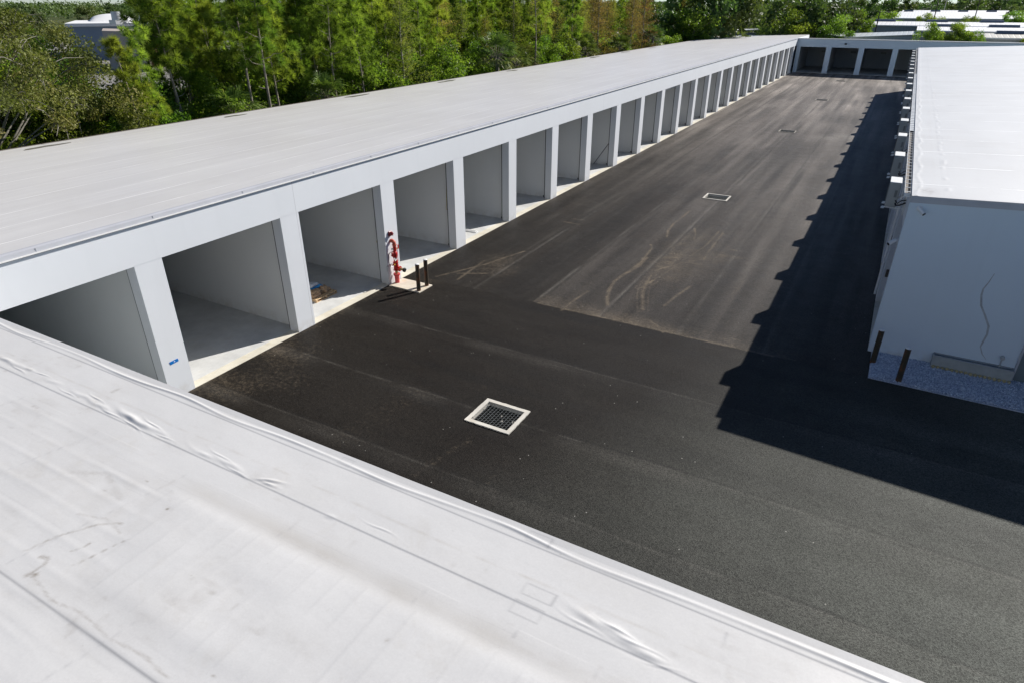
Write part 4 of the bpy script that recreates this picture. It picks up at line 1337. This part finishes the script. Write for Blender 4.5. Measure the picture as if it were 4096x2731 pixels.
def crown_var(P, base, rng_, n_per=4):
    v = np.clip(base + 0.18 * rng_.normal(size=len(P)), 0, 1)
    return np.repeat(v, n_per)


def needle_tufts(Cn, D, n_bl, L, w, rng_, spread=0.9):
    """tufts of needles round points Cn pointing along D (both n,3)"""
    n_ = len(Cn)
    d = D[:, None, :] + spread * rng_.normal(size=(n_, n_bl, 3))
    d /= np.linalg.norm(d, axis=2)[..., None]
    side = np.cross(d, rng_.normal(size=(n_, n_bl, 3)))
    side /= np.linalg.norm(side, axis=2)[..., None] + 1e-9
    l_ = L * (.65 + .6 * rng_.random((n_, n_bl, 1)))
    c0 = Cn[:, None, :] + d * 0.02
    V_ = np.stack([c0 - side * w * .5, c0 + side * w * .5, c0 + d * l_ + side * w * .15, c0 + d * l_ - side * w * .15], 2)
    V_[:, :, 2:, 2] -= 0.05 * l_
    return V_.reshape(-1, 3), np.arange(n_ * n_bl * 4).reshape(-1, 4)


def tree_mesh(kind, h, seed):
    """returns trunk MB and (V, F, var, material) of the crown, base at origin"""
    r_ = np.random.default_rng(seed)
    tb = MB()
    Cs, Ds = [], []
    if kind == 'pine':
        lean = r_.normal(size=2) * .035 * h
        bow = r_.normal(size=2) * .03 * h
        tp_ = lambda f: Vector((lean[0] * f + bow[0] * math.sin(math.pi * f), lean[1] * f + bow[1] * math.sin(math.pi * f), h * f))
        r0 = 0.0085 * h + .015
        tb.path([tp_(i / 10) for i in range(11)], [r0 * (1 - .88 * i / 10) for i in range(11)], 7)
        # dead snags low down
        for _ in range(5):
            f = .22 + .25 * r_.random()
            p = tp_(f); a = r_.random() * 6.28; L = .4 + .6 * r_.random()
            tb.path([p, p + Vector((L * math.cos(a) * .6, L * math.sin(a) * .6, .05)), p + Vector((L * math.cos(a), L * math.sin(a), .25 * L))], [.03, .02, .008], 4)
        nl = int(17 + r_.random() * 6)
        clear = .46 + .16 * r_.random()
        for i in range(nl):
            f = clear + (1 - clear) * (i + r_.random()) / nl
            p = tp_(min(f, .99))
            a = i * 2.4 + r_.random()
            L = (0.084 * h + .32) * (1 - .68 * ((f - clear) / (1 - clear)) ** 1.4) * (.7 + .7 * r_.random())
            ele = .10 + .55 * f * r_.random() + .35 * (f > .9)
            d = Vector((math.cos(a), math.sin(a), ele)).normalized()
            pts_ = [p]
            for j in range(1, 5):
                q = p + d * L * j / 4 + Vector((0, 0, .10 * L * (j / 4) ** 2))
                q += Vector(r_.normal(size=3) * .05 * L)
                pts_.append(q)
            tb.path(pts_, [.034 * (1 - .2 * j) * (1.15 - .6 * f) for j in range(5)], 4, caps=False)
            for j in range(2, 5):
                for _ in range(2 if j < 4 else 3):
                    off = r_.normal(size=3) * np.array([.26, .26, .16]) * (.6 + L * .35)
                    c = np.array(pts_[j]) + off
                    Cs.append(c)
                    dd_ = np.array(d) * .7 + off * 1.2 + np.array([0, 0, .45])
                    Ds.append(dd_ / (np.linalg.norm(dd_) + 1e-9))
        Cs.append(np.array(tp_(1.0))); Ds.append(np.array([0, 0, 1.]))
        Cn, D = np.array(Cs), np.array(Ds)
        V_, F_ = needle_tufts(Cn, D, 80, 0.42, 0.028, r_, .85)
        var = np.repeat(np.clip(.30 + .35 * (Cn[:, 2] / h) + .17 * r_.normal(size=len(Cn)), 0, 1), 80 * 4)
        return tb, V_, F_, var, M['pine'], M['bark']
    if kind in ('cypress', 'cypress_green'):
        lean = r_.normal(size=2) * .02 * h
        tp_ = lambda f: Vector((lean[0] * f, lean[1] * f, h * f))
        tb.path([tp_(i / 8) + Vector((.06 * r_.normal(), .06 * r_.normal(), 0)) for i in range(9)], [.011 * h * (1 - .9 * i / 8) + .012 for i in range(9)], 7)
        P, VV = [], []
        for i in range(64):
            f = .22 + .77 * (i + r_.random()) / 64
            p = tp_(f); a = i * 2.4 + r_.random()
            L = h * .20 * (1.02 - f) ** .75 * (.55 + .8 * r_.random()) + .25
            d = Vector((math.cos(a), math.sin(a), .25 + .4 * r_.random()))
            q1, q2 = p + d * L * .5, p + d * L + Vector((0, 0, -.06 * L))
            tb.path([p, q1, q2], [.022, .014, .005], 4, caps=False)
            nn_ = int(70 + 60 * L)
            t_ = .2 + .85 * r_.random(nn_)
            base = np.array(p)[None] + (np.array(q2) - np.array(p))[None] * t_[:, None]
            P.append(base + r_.normal(size=(nn_, 3)) * np.array([.17, .17, .11]) * (.5 + t_[:, None]))
            VV.append(np.full(nn_, np.clip(.5 + .25 * r_.normal(), 0, 1)))
        P = np.concatenate(P); VV = np.concatenate(VV)
        V_, F_ = leaf_quads(P, .15, r_, .30)
        return tb, V_, F_, np.repeat(np.clip(VV + .1 * r_.normal(size=len(P)), 0, 1), 4), M[kind], M['bark_pale']
    if kind in ('broad', 'oak', 'far'):
        wr = {'broad': .36, 'oak': .62, 'far': .42}[kind] * h * (.85 + .3 * r_.random())
        zc_ = {'broad': .56, 'oak': .56, 'far': .60}[kind] * h
        hz = {'broad': .44, 'oak': .44, 'far': .40}[kind] * h
        nc = {'broad': 46, 'oak': 120, 'far': 30}[kind]
        th_ = r_.random(nc) * 6.28; ph_ = np.arccos(1 - 1.65 * r_.random(nc)); rr = (.45 + .55 * r_.random(nc) ** .5)
        cc = np.stack([wr * rr * np.sin(ph_) * np.cos(th_), wr * rr * np.sin(ph_) * np.sin(th_), zc_ + hz * rr * np.cos(ph_)], 1)
        cc += r_.normal(size=cc.shape) * .06 * h
        cc[:, 2] = np.maximum(cc[:, 2], .10 * h)
        fork = Vector((.03 * h * r_.normal(), .03 * h * r_.normal(), .30 * h))
        tr_ = .020 * h + .03
        tb.path([(0, 0, 0), tuple(fork * .55 + Vector((.05, 0, 0))), tuple(fork)], [tr_ * 1.25, tr_, tr_ * .8], 8)
        nb_ = {'broad': 16, 'oak': 42, 'far': 6}[kind]
        for i in range(nb_):
            e = Vector(cc[i])
            mid = fork.lerp(e, .5) + Vector(r_.normal(size=3) * .05 * h) + Vector((0, 0, .04 * h))
            tb.path([fork * (.6 + .4 * r_.random()), mid, e], [tr_ * (.42 if kind != 'oak' else .26), tr_ * (.24 if kind != 'oak' else .14), .012], 5, caps=False)
            if kind == 'oak':
                for _ in range(9):
                    q = e + Vector(r_.normal(size=3) * np.array([.8, .8, .5]))
                    tb.path([e.lerp(mid, .3 * r_.random()), e.lerp(q, .6) + Vector((0, 0, .1)), q], [.022, .015, .006], 4, caps=False)
        nper = {'broad': 300, 'oak': 560, 'far': 70}[kind]
        crad = {'broad': .125, 'oak': .085, 'far': .15}[kind] * h
        pts_ = r_.normal(size=(nc, nper, 3))
        pts_ /= np.linalg.norm(pts_, axis=2)[..., None]
        pts_ *= (r_.random((nc, nper, 1)) ** .45) * crad * (.7 + .6 * r_.random((nc, 1, 1)))
        pts_[..., 2] *= .75
        P = (cc[:, None, :] + pts_).reshape(-1, 3)
        ok = P[:, 2] > .04 * h
        vv = np.repeat(np.clip(.45 + .22 * r_.normal(size=nc), 0, 1), nper) + .12 * r_.normal(size=nc * nper)
        P, vv = P[ok], np.clip(vv[ok], 0, 1)
        sz_ = {'broad': .20, 'oak': .135, 'far': .062 * h}[kind]
        V_, F_ = leaf_quads(P, sz_, r_, {'broad': .55, 'oak': .5, 'far': .6}[kind], .15)
        var = np.repeat(vv, 4)
        if kind == 'oak':
            # hanging strands of grey moss
            for _ in range(90):
                c = cc[r_.integers(nb_)]
                tb.path([c, c + np.array([.05, .03, -.5]), c + np.array([.02, -.04, -1.1 * r_.random() - .5])], [.010, .016, .004], 4, caps=False)
        return tb, V_, F_, var, M[{'broad': 'broad', 'oak': 'oak', 'far': 'far_leaf'}[kind]], M['bark_pale' if kind == 'oak' else 'bark']
    if kind == 'palm':
        tb.path([(0, 0, 0), (.06, .03, h * .5), (.02, .0, h * .86)], [.19, .15, .17], 9)
        Vs, Fs, vr = [], [], []
        n0 = 0
        top = np.array([.02, 0, h * .86])
        for i in range(34):
            a = i * 2.4 + r_.random() * .4
            el = 1.25 - 1.75 * (i / 34) + .15 * r_.normal()
            d = np.array([math.cos(a) * math.cos(el), math.sin(a) * math.cos(el), math.sin(el)])
            L = 1.05 + .3 * r_.random()
            tip = top + d * L
            tb.path([tuple(top), tuple(top + d * L * .6 + np.array([0, 0, .04])), tuple(tip)], [.022, .018, .012], 4, caps=False)
            side = np.cross(d, [0, 0, 1]); side /= np.linalg.norm(side) + 1e-9
            upv = np.cross(side, d)
            for q in np.linspace(-1.9, 1.9, 19):
                dd_ = d * math.cos(q) + side * math.sin(q) + upv * .12 * r_.normal()
                l_ = (.95 - .12 * abs(q)) * (.85 + .3 * r_.random())
                w_ = np.cross(dd_, upv); w_ = w_ / (np.linalg.norm(w_) + 1e-9) * .045
                e = tip + dd_ * l_ * .55
                e2 = tip + dd_ * l_ + np.array([0, 0, -.28 * l_])
                Vs += [tip - w_ * .4, tip + w_ * .4, e + w_, e - w_, e - w_, e + w_, e2 + w_ * .1, e2 - w_ * .1]
                Fs += [[n0, n0 + 1, n0 + 2, n0 + 3], [n0 + 4, n0 + 5, n0 + 6, n0 + 7]]
                n0 += 8
                vr += [np.clip((.35 + .2 * r_.normal()) if i < 27 else .95, 0, 1)] * 8
        return tb, np.array(Vs), np.array(Fs), np.array(vr), M['palm'], M['bark']


PROTO = {}


def proto(kind, i, h):
    key = (kind, i)
    if key not in PROTO:
        tb, V_, F_, var, lm, bm_ = tree_mesh(kind, h, 100 + 17 * i + sum(map(ord, kind)))
        t = tb.build('trunk', bm_, None)
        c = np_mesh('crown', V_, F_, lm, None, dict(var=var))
        tm, cm = t.data, c.data
        bpy.data.objects.remove(t); bpy.data.objects.remove(c)
        PROTO[key] = (tm, cm, h)
    return PROTO[key]


NAMES = {'pine': 'pine_tree', 'cypress': 'cypress_tree', 'cypress_green': 'cypress_tree', 'broad': 'leafy_tree', 'oak': 'oak_tree', 'far': 'distant_tree', 'palm': 'palm_tree'}
NVAR = {'pine': 6, 'cypress': 4, 'cypress_green': 3, 'broad': 6, 'oak': 1, 'far': 5, 'palm': 3}
BASEH = {'pine': 13.0, 'cypress': 11.5, 'cypress_green': 11.0, 'broad': 7.0, 'oak': 11.0, 'far': 10.0, 'palm': 5.2}
TREES = []


def tree(kind, x, y, h, var=None, label=None, rz=None):
    i = random.randrange(NVAR[kind]) if var is None else var
    TREES.append(dict(kind=kind, x=x, y=y, h=h, i=i, rz=random.random() * 6.28 if rz is None else rz, label=label))


def azim(x, y): return (y - CAM.y) / (CAM.x - x)      # grows to the right in the picture


def at(a, x): return CAM.y + a * (CAM.x - x)


# trees with a place of their own in the photograph
tree('oak', -22.5, 6.3, 11.4, 0, 'large olive-brown oak with pale bare twigs and hanging moss at the left edge', rz=.6)
for x, y, h in ((-18.6, 12.4, 9.0), (-18.8, 13.6, 9.4), (-30, 21.1, 17.5), (-25, 19.3, 12.5), (-22, 17.6, 11.0), (-19.5, 21.4, 13.5), (-19.2, 22.6, 13.8), (-19.0, 29.2, 13.0), (-23, 31.6, 12.5), (-19.5, 60.5, 15.0), (-23, 62.5, 14.5)):
    tree('pine', x, y, h)
for x, y, h in ((-19.5, 37.2, 11.5), (-24, 50, 12), (-21, 84.0, 13), (-20.5, 94.5, 13)):
    tree('cypress_green' if y < 45 else 'cypress', x, y, h)
for x, y, h in ((-18.8, 19.2, 4.9), (-18.6, 51.5, 6.6), (-19, 55.8, 5.4), (-20.5, 60.8, 5.4), (-19, 74.8, 5.4), (-21.5, 79.0, 5.8), (-19.5, 88.0, 5.6), (-19.5, 103.0, 6.2), (-22, 108.5, 6.0), (-19, 27.6, 5.0)):
    tree('palm', min(x, -18.3), y, h + 0.5)
tree('broad', -21.5, 35.0, 7.6, 0, 'dense dark bushy tree low behind the roof in front of the pines')
tree('broad', -18, 121.5, 10.0, 1, 'bright green rounded tree behind the far left corner of the roof')
tree('far', -19, 129, 16.5, 2, 'tall dark pine-like tree above the far end of the long roof')
tree('far', -14.5, 131, 14.5, 3, 'tall dark tree leaning over the far roof corner beside the bright green one')
tree('far', -22, 185, 11.5, 0, 'dark olive oak beyond the small shed past the long roof')
tree('far', -12, 190, 11.8, 1, 'dark spreading tree behind the utility pole beyond the lane end')
for x, y, h, v in ((-4.5, 146, 12.0, 4), (-.5, 150, 12.5, 0), (2.0, 155, 11.0, 1), (-7, 158, 11.5, 2)):
    tree('far', x, y, h, v, 'dark tree mass behind the far end building, %s' % {4: 'nearest the bright bush', 0: 'tallest of the clump', 1: 'beside the grey warehouse', 2: 'rear of the clump'}[v])
for x, y, h, l in ((-3.0, 142, 8.6, 'bright green bush over the far roof left of the dark trees'), (4.0, 143, 8.6, 'bright green bush over the far roof beside the grey shed'), (6.0, 160, 9.0, 'yellowish green tree behind the grey shed'), (10.5, 205, 9.5, 'rounded green tree left of the white warehouses'),
                   (20.0, 141, 6.9, 'leafy shrub top above the far parapet near the grey shed end'), (24.0, 141, 7.3, 'leafy shrub top above the far parapet in front of the tan roof'), (26.2, 141, 6.9, 'low leafy shrub top above the far parapet beside the tan roof'), (36, 143, 6.9, 'leafy shrub top above the far parapet at the right edge')):
    tree('broad', x, y, h, None, l)

placed = [(t['x'], t['y'], 1.6) for t in TREES]


WIN = (0.53, 0.665)      # gap in the woods where the workshop shows


def free(x, y, d):
    return all((x - a) ** 2 + (y - b) ** 2 > d * d for a, b, _ in placed)


def scatter(nmax, xr, ar, kinds, hr, d, tries=900):
    k = 0
    for _ in range(tries):
        if k >= nmax: break
        x = random.uniform(*xr)
        a = ar[0] * (ar[1] / ar[0]) ** random.random()
        y = at(a, x)
        if not free(x, y, d) or y > 128: continue
        placed.append((x, y, d))
        hh = random.uniform(*hr)
        if WIN[0] < a < WIN[1]: hh = min(hh, random.uniform(5.4, 7.6))
        tree(random.choice(kinds), x, y, hh)
        k += 1


# front hedge of leafy shrubs, pines and cypress behind them
scatter(34, (-24, -19.0), (.62, 3.7), ['broad'], (5.2, 7.4), 2.3)
scatter(20, (-32, -24), (.55, 3.6), ['broad'], (6.5, 8.6), 3.0)
scatter(16, (-40, -25), (.36, .54), ['broad'], (6.5, 9.0), 2.8)
scatter(6, (-46, -30), (.36, .50), ['pine'], (10, 13), 3.0)
scatter(40, (-31, -19.5), (.66, 1.45), ['pine'], (9.6, 13.4), 1.5)
scatter(13, (-44, -28), (.62, 1.55), ['pine'], (11, 14.5), 2.6)
scatter(16, (-34, -20), (1.40, 2.25), ['pine', 'cypress_green', 'pine'], (11, 14), 2.2)
scatter(11, (-30, -20), (1.45, 2.1), ['cypress', 'cypress_green'], (9.5, 12), 2.2)
scatter(24, (-38, -20), (2.0, 3.6), ['cypress', 'cypress', 'cypress_green'], (11, 14.0), 2.4)
scatter(10, (-45, -25), (1.9, 3.7), ['pine'], (12, 15), 3.0)
scatter(16, (-48, -32), (.9, 3.4), ['broad'], (7, 10), 3.5)
# far woods out to the skyline
for _ in range(900):
    if sum(1 for t in TREES if t['kind'] == 'far') > 150: break
    a = .30 * (9.0 / .30) ** random.random()
    dist = random.uniform(60, 260) if random.random() < .6 else random.uniform(260, 620)
    th = math.atan(a)
    x, y = CAM.x - dist * math.cos(th), CAM.y + dist * math.sin(th)
    if x > -52 and y < 165: continue
    if -230 < x < -60 and 20 < y < 150 and dist < 215 and a < 1.05: continue      # open lot with the workshop
    if .52 < a < .80 and dist < 330: continue
    if not free(x, y, 7.0): continue
    placed.append((x, y, 7))
    tree('far', x, y, random.uniform(8.5, 12.0) * (1.0 if dist < 300 else 1.05))
for _ in range(400):
    if sum(1 for t in TREES if t['kind'] == 'far') > 225: break
    y = random.uniform(335, 430)
    x = CAM.x + (y - CAM.y) * random.uniform(-.22, .36)
    if not free(x, y, 6.0): continue
    placed.append((x, y, 6))
    tree('far', x, y, random.uniform(10.5, 14.5))
for x, y, h in ((44, 262, 10.5), (70, 240, 9.5), (76, 232, 11), (82, 250, 12.5), (20.5, 226, 8.6), (30.5, 226, 8.2), (41.0, 224, 9.2), (46, 226, 8.2), (51, 226, 8.0)):
    tree('far' if h > 9.3 else 'broad', x, y, h)

# labels: order of each kind from left to right in the picture
LAB = {'pine': ('slender green pine in the woods behind the long roof, %s pine from the left', 'pines in the woods behind the long roof'),
       'cypress': ('rusty brown cypress in the woods behind the long roof, %s brown one from the left', 'browning cypresses behind the long roof'),
       'cypress_green': ('olive green cypress in the woods behind the long roof, %s olive one from the left', 'olive cypresses behind the long roof'),
       'broad': ('leafy green tree low among the woods, %s leafy tree from the left', 'leafy trees among the woods'),
       'palm': ('fan palm at the edge of the long roof, %s palm from the left', 'fan palms along the back of the long roof'),
       'oak': ('%s oak', None)}
cnt = {}
for t in sorted(TREES, key=lambda q: -math.atan2(q['x'] - CAM.x, q['y'] - CAM.y) * -1):
    kd = t['kind']
    tm, cm, h0 = proto(kd, t['i'], BASEH[kd])
    lab, grp = t['label'], None
    if lab is None:
        if kd == 'far':
            lab, grp = 'distant dark green tree in the wooded belt along the skyline', 'distant trees along the skyline'
        else:
            cnt[kd] = cnt.get(kd, 0) + 1
            lab, grp = LAB[kd][0] % ordinal(cnt[kd]), LAB[kd][1]
    o = thing(NAMES[kd], lab, 'tree', (t['x'], t['y'], -0.15), grp, t['rz'])
    k = t['h'] / h0
    o.scale = (k, k, k) if kd != 'palm' else (k * .9, k * .9, k)
    for nm, me in (('trunk', tm), ('crown', cm)):
        c = bpy.data.objects.new(nm, me)
        COL.objects.link(c)
        c.parent = o

nw = 2600
th_ = rng.uniform(-1.45, .75, nw)
ds_ = rng.uniform(640, 1500, nw)
cc_ = np.stack([CAM.x + ds_ * np.sin(th_), CAM.y + ds_ * np.cos(th_), rng.uniform(1.5, 10.5, nw)], 1)
P_ = (cc_[:, None, :] + rng.normal(size=(nw, 44, 3)) * np.array([6.0, 6.0, 1.6])).reshape(-1, 3)
V, F = leaf_quads(P_, 2.2, rng, .6, .2)
tag(np_mesh('far_woods', V, F, M['far_leaf'], None, dict(var=crown_var(P_, .4, rng))), 'dark green woods closing the horizon behind everything', 'woods', kind='stuff')

# ------------------------------------------------------------------ warehouses and poles beyond
def gable_shed(name, label, x0, x1, ye, ze, yr, zr, roof, wall, vents=(), cat='warehouse'):
    """long shed parallel to X: near eave at ye, ridge at yr, mirrored behind"""
    t = thing(name, label, cat, ((x0 + x1) / 2, yr, -.15))
    yb = 2 * yr - ye
    w = MB()
    w.poly([(x0, ye, -.15), (x1, ye, -.15), (x1, yb, -.15), (x0, yb, -.15), (x0, ye, ze), (x1, ye, ze), (x1, yb, ze), (x0, yb, ze), (x0, yr, zr - .02), (x1, yr, zr - .02)],
           [(0, 1, 5, 4), (1, 2, 6, 9, 5), (2, 3, 7, 6), (3, 0, 4, 8, 7)])
    w.build('wall', M[wall], t)
    r_ = MB()
    for a, b, c_, d_ in ((ye - .4, ze - .02, yr, zr), (yr, zr, yb + .4, ze - .02)):
        r_.poly([(x0 - .3, a, b), (x1 + .3, a, b), (x1 + .3, c_, d_), (x0 - .3, c_, d_), (x0 - .3, a, b + .14), (x1 + .3, a, b + .14), (x1 + .3, c_, d_ + .14), (x0 - .3, c_, d_ + .14)],
                [(3, 2, 1, 0), (4, 5, 6, 7), (0, 1, 5, 4), (2, 3, 7, 6), (0, 4, 7, 3), (1, 2, 6, 5)])
    rf_ = r_.build('roof', M[roof], t)
    for xa, xb in vents:
        mb = MB()
        mb.poly([(xa, yr - .9, zr + .12), (xb, yr - .9, zr + .12), (xb, yr + .9, zr + .12), (xa, yr + .9, zr + .12), (xa + .1, yr - .6, zr + .62), (xb - .1, yr - .6, zr + .62), (xb - .1, yr + .6, zr + .62), (xa + .1, yr + .6, zr + .62)],
                [(0, 1, 5, 4), (1, 2, 6, 5), (2, 3, 7, 6), (3, 0, 4, 7), (4, 5, 6, 7)])
        mb.build('ridge_vent', M['vent'], rf_)
    mb = MB().box(x0 - .32, x1 + .32, ye - .47, ye - .41, ze - .10, ze + .13)
    mb.build('eave_trim', M['white_metal'], t)
    return t


gable_shed('warehouse', 'long white ribbed warehouse with grey wall and row of ridge vents', 4.0, 90, 184, 6.15, 195, 6.75, 'whs_roof', 'whs_wall', [(8.2 + 11.2 * k, 12.8 + 11.2 * k) for k in range(7)])
gable_shed('warehouse', 'bright white ribbed warehouse roof partly behind the far parapet', 18.0, 80, 163.6, 5.72, 175.7, 6.2, 'whs_roof', 'whs_wall_tan', [(20.2, 25.5), (31.0, 36.6), (52, 57)])
gable_shed('warehouse', 'tan ribbed warehouse roof at the right edge beyond the parapet', 27.6, 80, 144.6, 5.25, 151, 5.75, 'whs_roof_tan', 'whs_wall', [(30.6, 35.0), (38.8, 43.4)])
gable_shed('warehouse', 'wide farthest white warehouse roof below the skyline trees', 11.6, 52, 236, 6.9, 284, 8.25, 'whs_roof', 'whs_wall', [(12.6 + 8.2 * k, 15.6 + 8.2 * k) for k in range(5)])
gable_shed('warehouse', 'small pale roof peeping out behind the farthest white warehouse', 12, 60, 300, 8.0, 312, 8.5, 'whs_roof', 'whs_wall')
# slanting grey shed just past the far parapet
sh = thing('shed', 'low slanting grey metal shed just past the far parapet', 'shed', (12, 155, -.15))
A, B = Vector((6.2, 141, 0)), Vector((21.8, 168, 0))
nrm = Vector((-(B - A).y, (B - A).x, 0)).normalized() * 4.5
mb = MB()
q = [A, B, B + nrm, A + nrm]
mb.poly([(p.x, p.y, -.15) for p in q] + [(p.x, p.y, z_) for p, z_ in zip(q, (5.0, 5.0, 5.35, 5.3))], [(0, 1, 5, 4), (1, 2, 6, 5), (2, 3, 7, 6), (3, 0, 4, 7)])
mb.build('wall', M['whs_wall'], sh)
mb = MB()
d_ = (B - A).normalized() * .3
q2 = [A - d_ - nrm * .05, B + d_ - nrm * .05, B + d_ + nrm * 1.03, A - d_ + nrm * 1.03]
zt = (5.02, 5.02, 5.40, 5.36)
mb.poly([(p.x, p.y, z_) for p, z_ in zip(q2, zt)] + [(p.x, p.y, z_ + .10) for p, z_ in zip(q2, zt)], [(3, 2, 1, 0), (4, 5, 6, 7), (0, 1, 5, 4), (1, 2, 6, 5), (2, 3, 7, 6), (3, 0, 4, 7)])
mb.build('roof', M['whs_roof_grey'], sh)

# shed and wall beyond the far left corner of the long roof
hs = thing('shed', 'small shed with white roof and blue wall among trees past the long roof', 'shed', (-14, 150, -.15))
MB().box(-17.5, -11.5, 146.5, 151, -.15, 5.2).build('wall', M['bg_blue'], hs)
mb = MB()
mb.poly([(-18.6, 145.6, 5.5), (-10.8, 145.6, 5.9), (-10.8, 151.6, 5.9), (-18.6, 151.6, 5.5), (-18.6, 145.6, 5.68), (-10.8, 145.6, 6.08), (-10.8, 151.6, 6.08), (-18.6, 151.6, 5.68)],
        [(3, 2, 1, 0), (4, 5, 6, 7), (0, 1, 5, 4), (1, 2, 6, 5), (2, 3, 7, 6), (3, 0, 4, 7)])
mb.build('roof', M['bg_white'], hs)
yw = thing('yard_wall', 'grey block yard wall with a white end pier past the far roof corner', 'wall', (-6, 150, -.15))
MB().box(-9.0, -4.0, 147.0, 147.4, -.15, 5.0).build('wall', M['whs_wall'], yw)
MB().box(-4.0, -3.4, 146.6, 147.5, -.15, 5.9).build('pier', M['bg_white'], yw)
hedge = [(-11.5 + 1.6 * k, 143.0 + .2 * k) for k in range(4)]

# workshop seen through the pines on the left
ws = thing('workshop', 'tan and maroon workshop with white vaulted roof seen through the pines on the left', 'building', (-150, 100, -.15))


def quad_prism(pts, z0, z1, name, mat, parent):
    k_ = len(pts)
    mb_ = MB()
    mb_.poly([(x_, y_, z0) for x_, y_ in pts] + [(x_, y_, z1) for x_, y_ in pts], [tuple(range(k_))[::-1], tuple(range(k_, 2 * k_))] + [(i, (i + 1) % k_, k_ + (i + 1) % k_, k_ + i) for i in range(k_)])
    return mb_.build(name, mat, parent)


def ray_pt(px_, py_, dist):
    """world point that a photograph measurement (in 4096-wide pixels) gives at a horizontal distance"""
    f = 2598.15
    d = fw + r2 * ((px_ - 2048) / f) - u2 * ((py_ - 1365.5) / f)
    h_ = math.hypot(d.x, d.y)
    return CAM + d * (dist / h_)


def slab_by(p0, p1, dist0, dist1, ztop, zbot, depth, name, mat, parent):
    a, b = ray_pt(p0, 60, dist0), ray_pt(p1, 60, dist1)
    away = Vector((a.x + b.x - 2 * CAM.x, a.y + b.y - 2 * CAM.y, 0)).normalized() * depth
    return quad_prism([(a.x, a.y), (b.x, b.y), (b.x + away.x, b.y + away.y), (a.x + away.x, a.y + away.y)], zbot, ztop, name, mat, parent)


slab_by(250, 830, 175, 175, 6.4, -.15, 30, 'blue_wall', M['bg_blue'], ws)
slab_by(245, 840, 174.5, 174.5, 7.0, 6.4, 32, 'flat_roof', M['bg_white'], ws)
slab_by(390, 555, 150, 140, 6.3, -.15, 14, 'tan_wall', M['bg_tan'], ws)
slab_by(562, 650, 150, 150, 4.9, -.15, 16, 'maroon_wall', M['bg_brown'], ws)
a, b = ray_pt(355, 80, 190), ray_pt(548, 80, 190)
aw = Vector((a.x - CAM.x, a.y - CAM.y, 0)).normalized() * 20
us = np.linspace(0, 1, 15); vs_ = np.linspace(-1, 1, 13)
VV, FF = [], []
for v_ in vs_:
    for u_ in us:
        z_ = 6.95 + 1.55 * (max(0, 1 - (2 * u_ - 1) ** 2)) ** .55 * (max(0, 1 - v_ ** 2)) ** .55
        VV.append((a.x + (b.x - a.x) * u_ + aw.x * (v_ + 1) / 2, a.y + (b.y - a.y) * u_ + aw.y * (v_ + 1) / 2, z_))
for r0_ in range(12):
    for c0_ in range(14):
        q_ = r0_ * 15 + c0_
        FF.append((q_, q_ + 1, q_ + 16, q_ + 15))
mb = MB().poly(VV, FF, True)
mb.build('vaulted_roof', M['bg_white'], ws)
for px_, dd_ in ((468, 168), (577, 168)):
    p = ray_pt(px_, 80, dd_)
    v = thing('roof_vent', 'grey cylindrical exhaust vent on the workshop roof, %s one' % ('left' if px_ < 500 else 'right'), 'vent', (p.x, p.y, 7.0), 'exhaust vents on the workshop roof')
    MB().path([(p.x, p.y, 7.7), (p.x, p.y, 9.2)], [.95, .85], 16).build('stack', M['galv'], v)
    MB().box(p.x - 1.1, p.x + 1.1, p.y - 1.1, p.y + 1.1, 6.9, 7.7).build('curb', M['galv'], v)
quad_prism([(-215, 40), (-72, 40), (-72, 150), (-215, 150)], -.15, -.10, 'car_park', M['bg_lot'], None)
structure(bpy.data.objects['car_park'])


def pole(x, y, h, label, pale=False, arm=True):
    t = thing('utility_pole', label, 'pole', (x, y, -.15), 'utility poles beyond the lane')
    m_ = M['cpole'] if pale else M['pole']
    MB().path([(x, y, -.15), (x, y, h)], [.17, .11], 8).build('post', m_, t)
    if arm:
        MB().box(x - 1.1, x + 1.1, y - .06, y + .06, h - .9, h - .75).build('crossarm', m_, t)
        mb_ = MB()
        for q_ in (-1, -.45, .45, 1): mb_.path([(x + q_, y, h - .75), (x + q_, y, h - .55)], .05, 6)
        mb_.build('insulator', M['galv'], t)
    return t


POLES = [(9.3, 181.0, 9.6, 'short dark utility pole in front of the grey warehouse wall', False, False),
         (21.4, 226.0, 12.4, 'dark utility pole against the widest white roof, left of two', False, False),
         (31.2, 229.0, 13.2, 'dark utility pole against the widest white roof, right of two', False, False),
         (54.5, 229.0, 13.6, 'pale leaning utility pole at the right among the white roofs', True, True),
         (-7.2, 175.0, 10.6, 'grey utility pole with crossarm in front of dark trees past the lane end', True, True),
         (26, 330.0, 15.5, 'far pole rising above the skyline trees', True, False)]
for p in POLES: pole(*p)
mb = MB()
for (a_, b_, za_, zb2, sag) in (((9.3, 181), (21.4, 226), 9.2, 10.5, .8), ((21.4, 226), (54.5, 229), 12, 13, .9), ((31.2, 229), (54.5, 229), 12.8, 12.8, .7), ((54.5, 229), (100, 230), 13, 13, 1.2), ((-7.2, 175), (9.3, 181), 10, 9.3, .8)):
    mb.path([(a_[0] + (b_[0] - a_[0]) * f, a_[1] + (b_[1] - a_[1]) * f, za_ + (zb2 - za_) * f - sag * 4 * f * (1 - f)) for f in np.linspace(0, 1, 9)], .018, 4, caps=False)
tag(mb.build('power_lines', M['wire']), 'thin dark power lines strung between the distant poles', 'power lines')
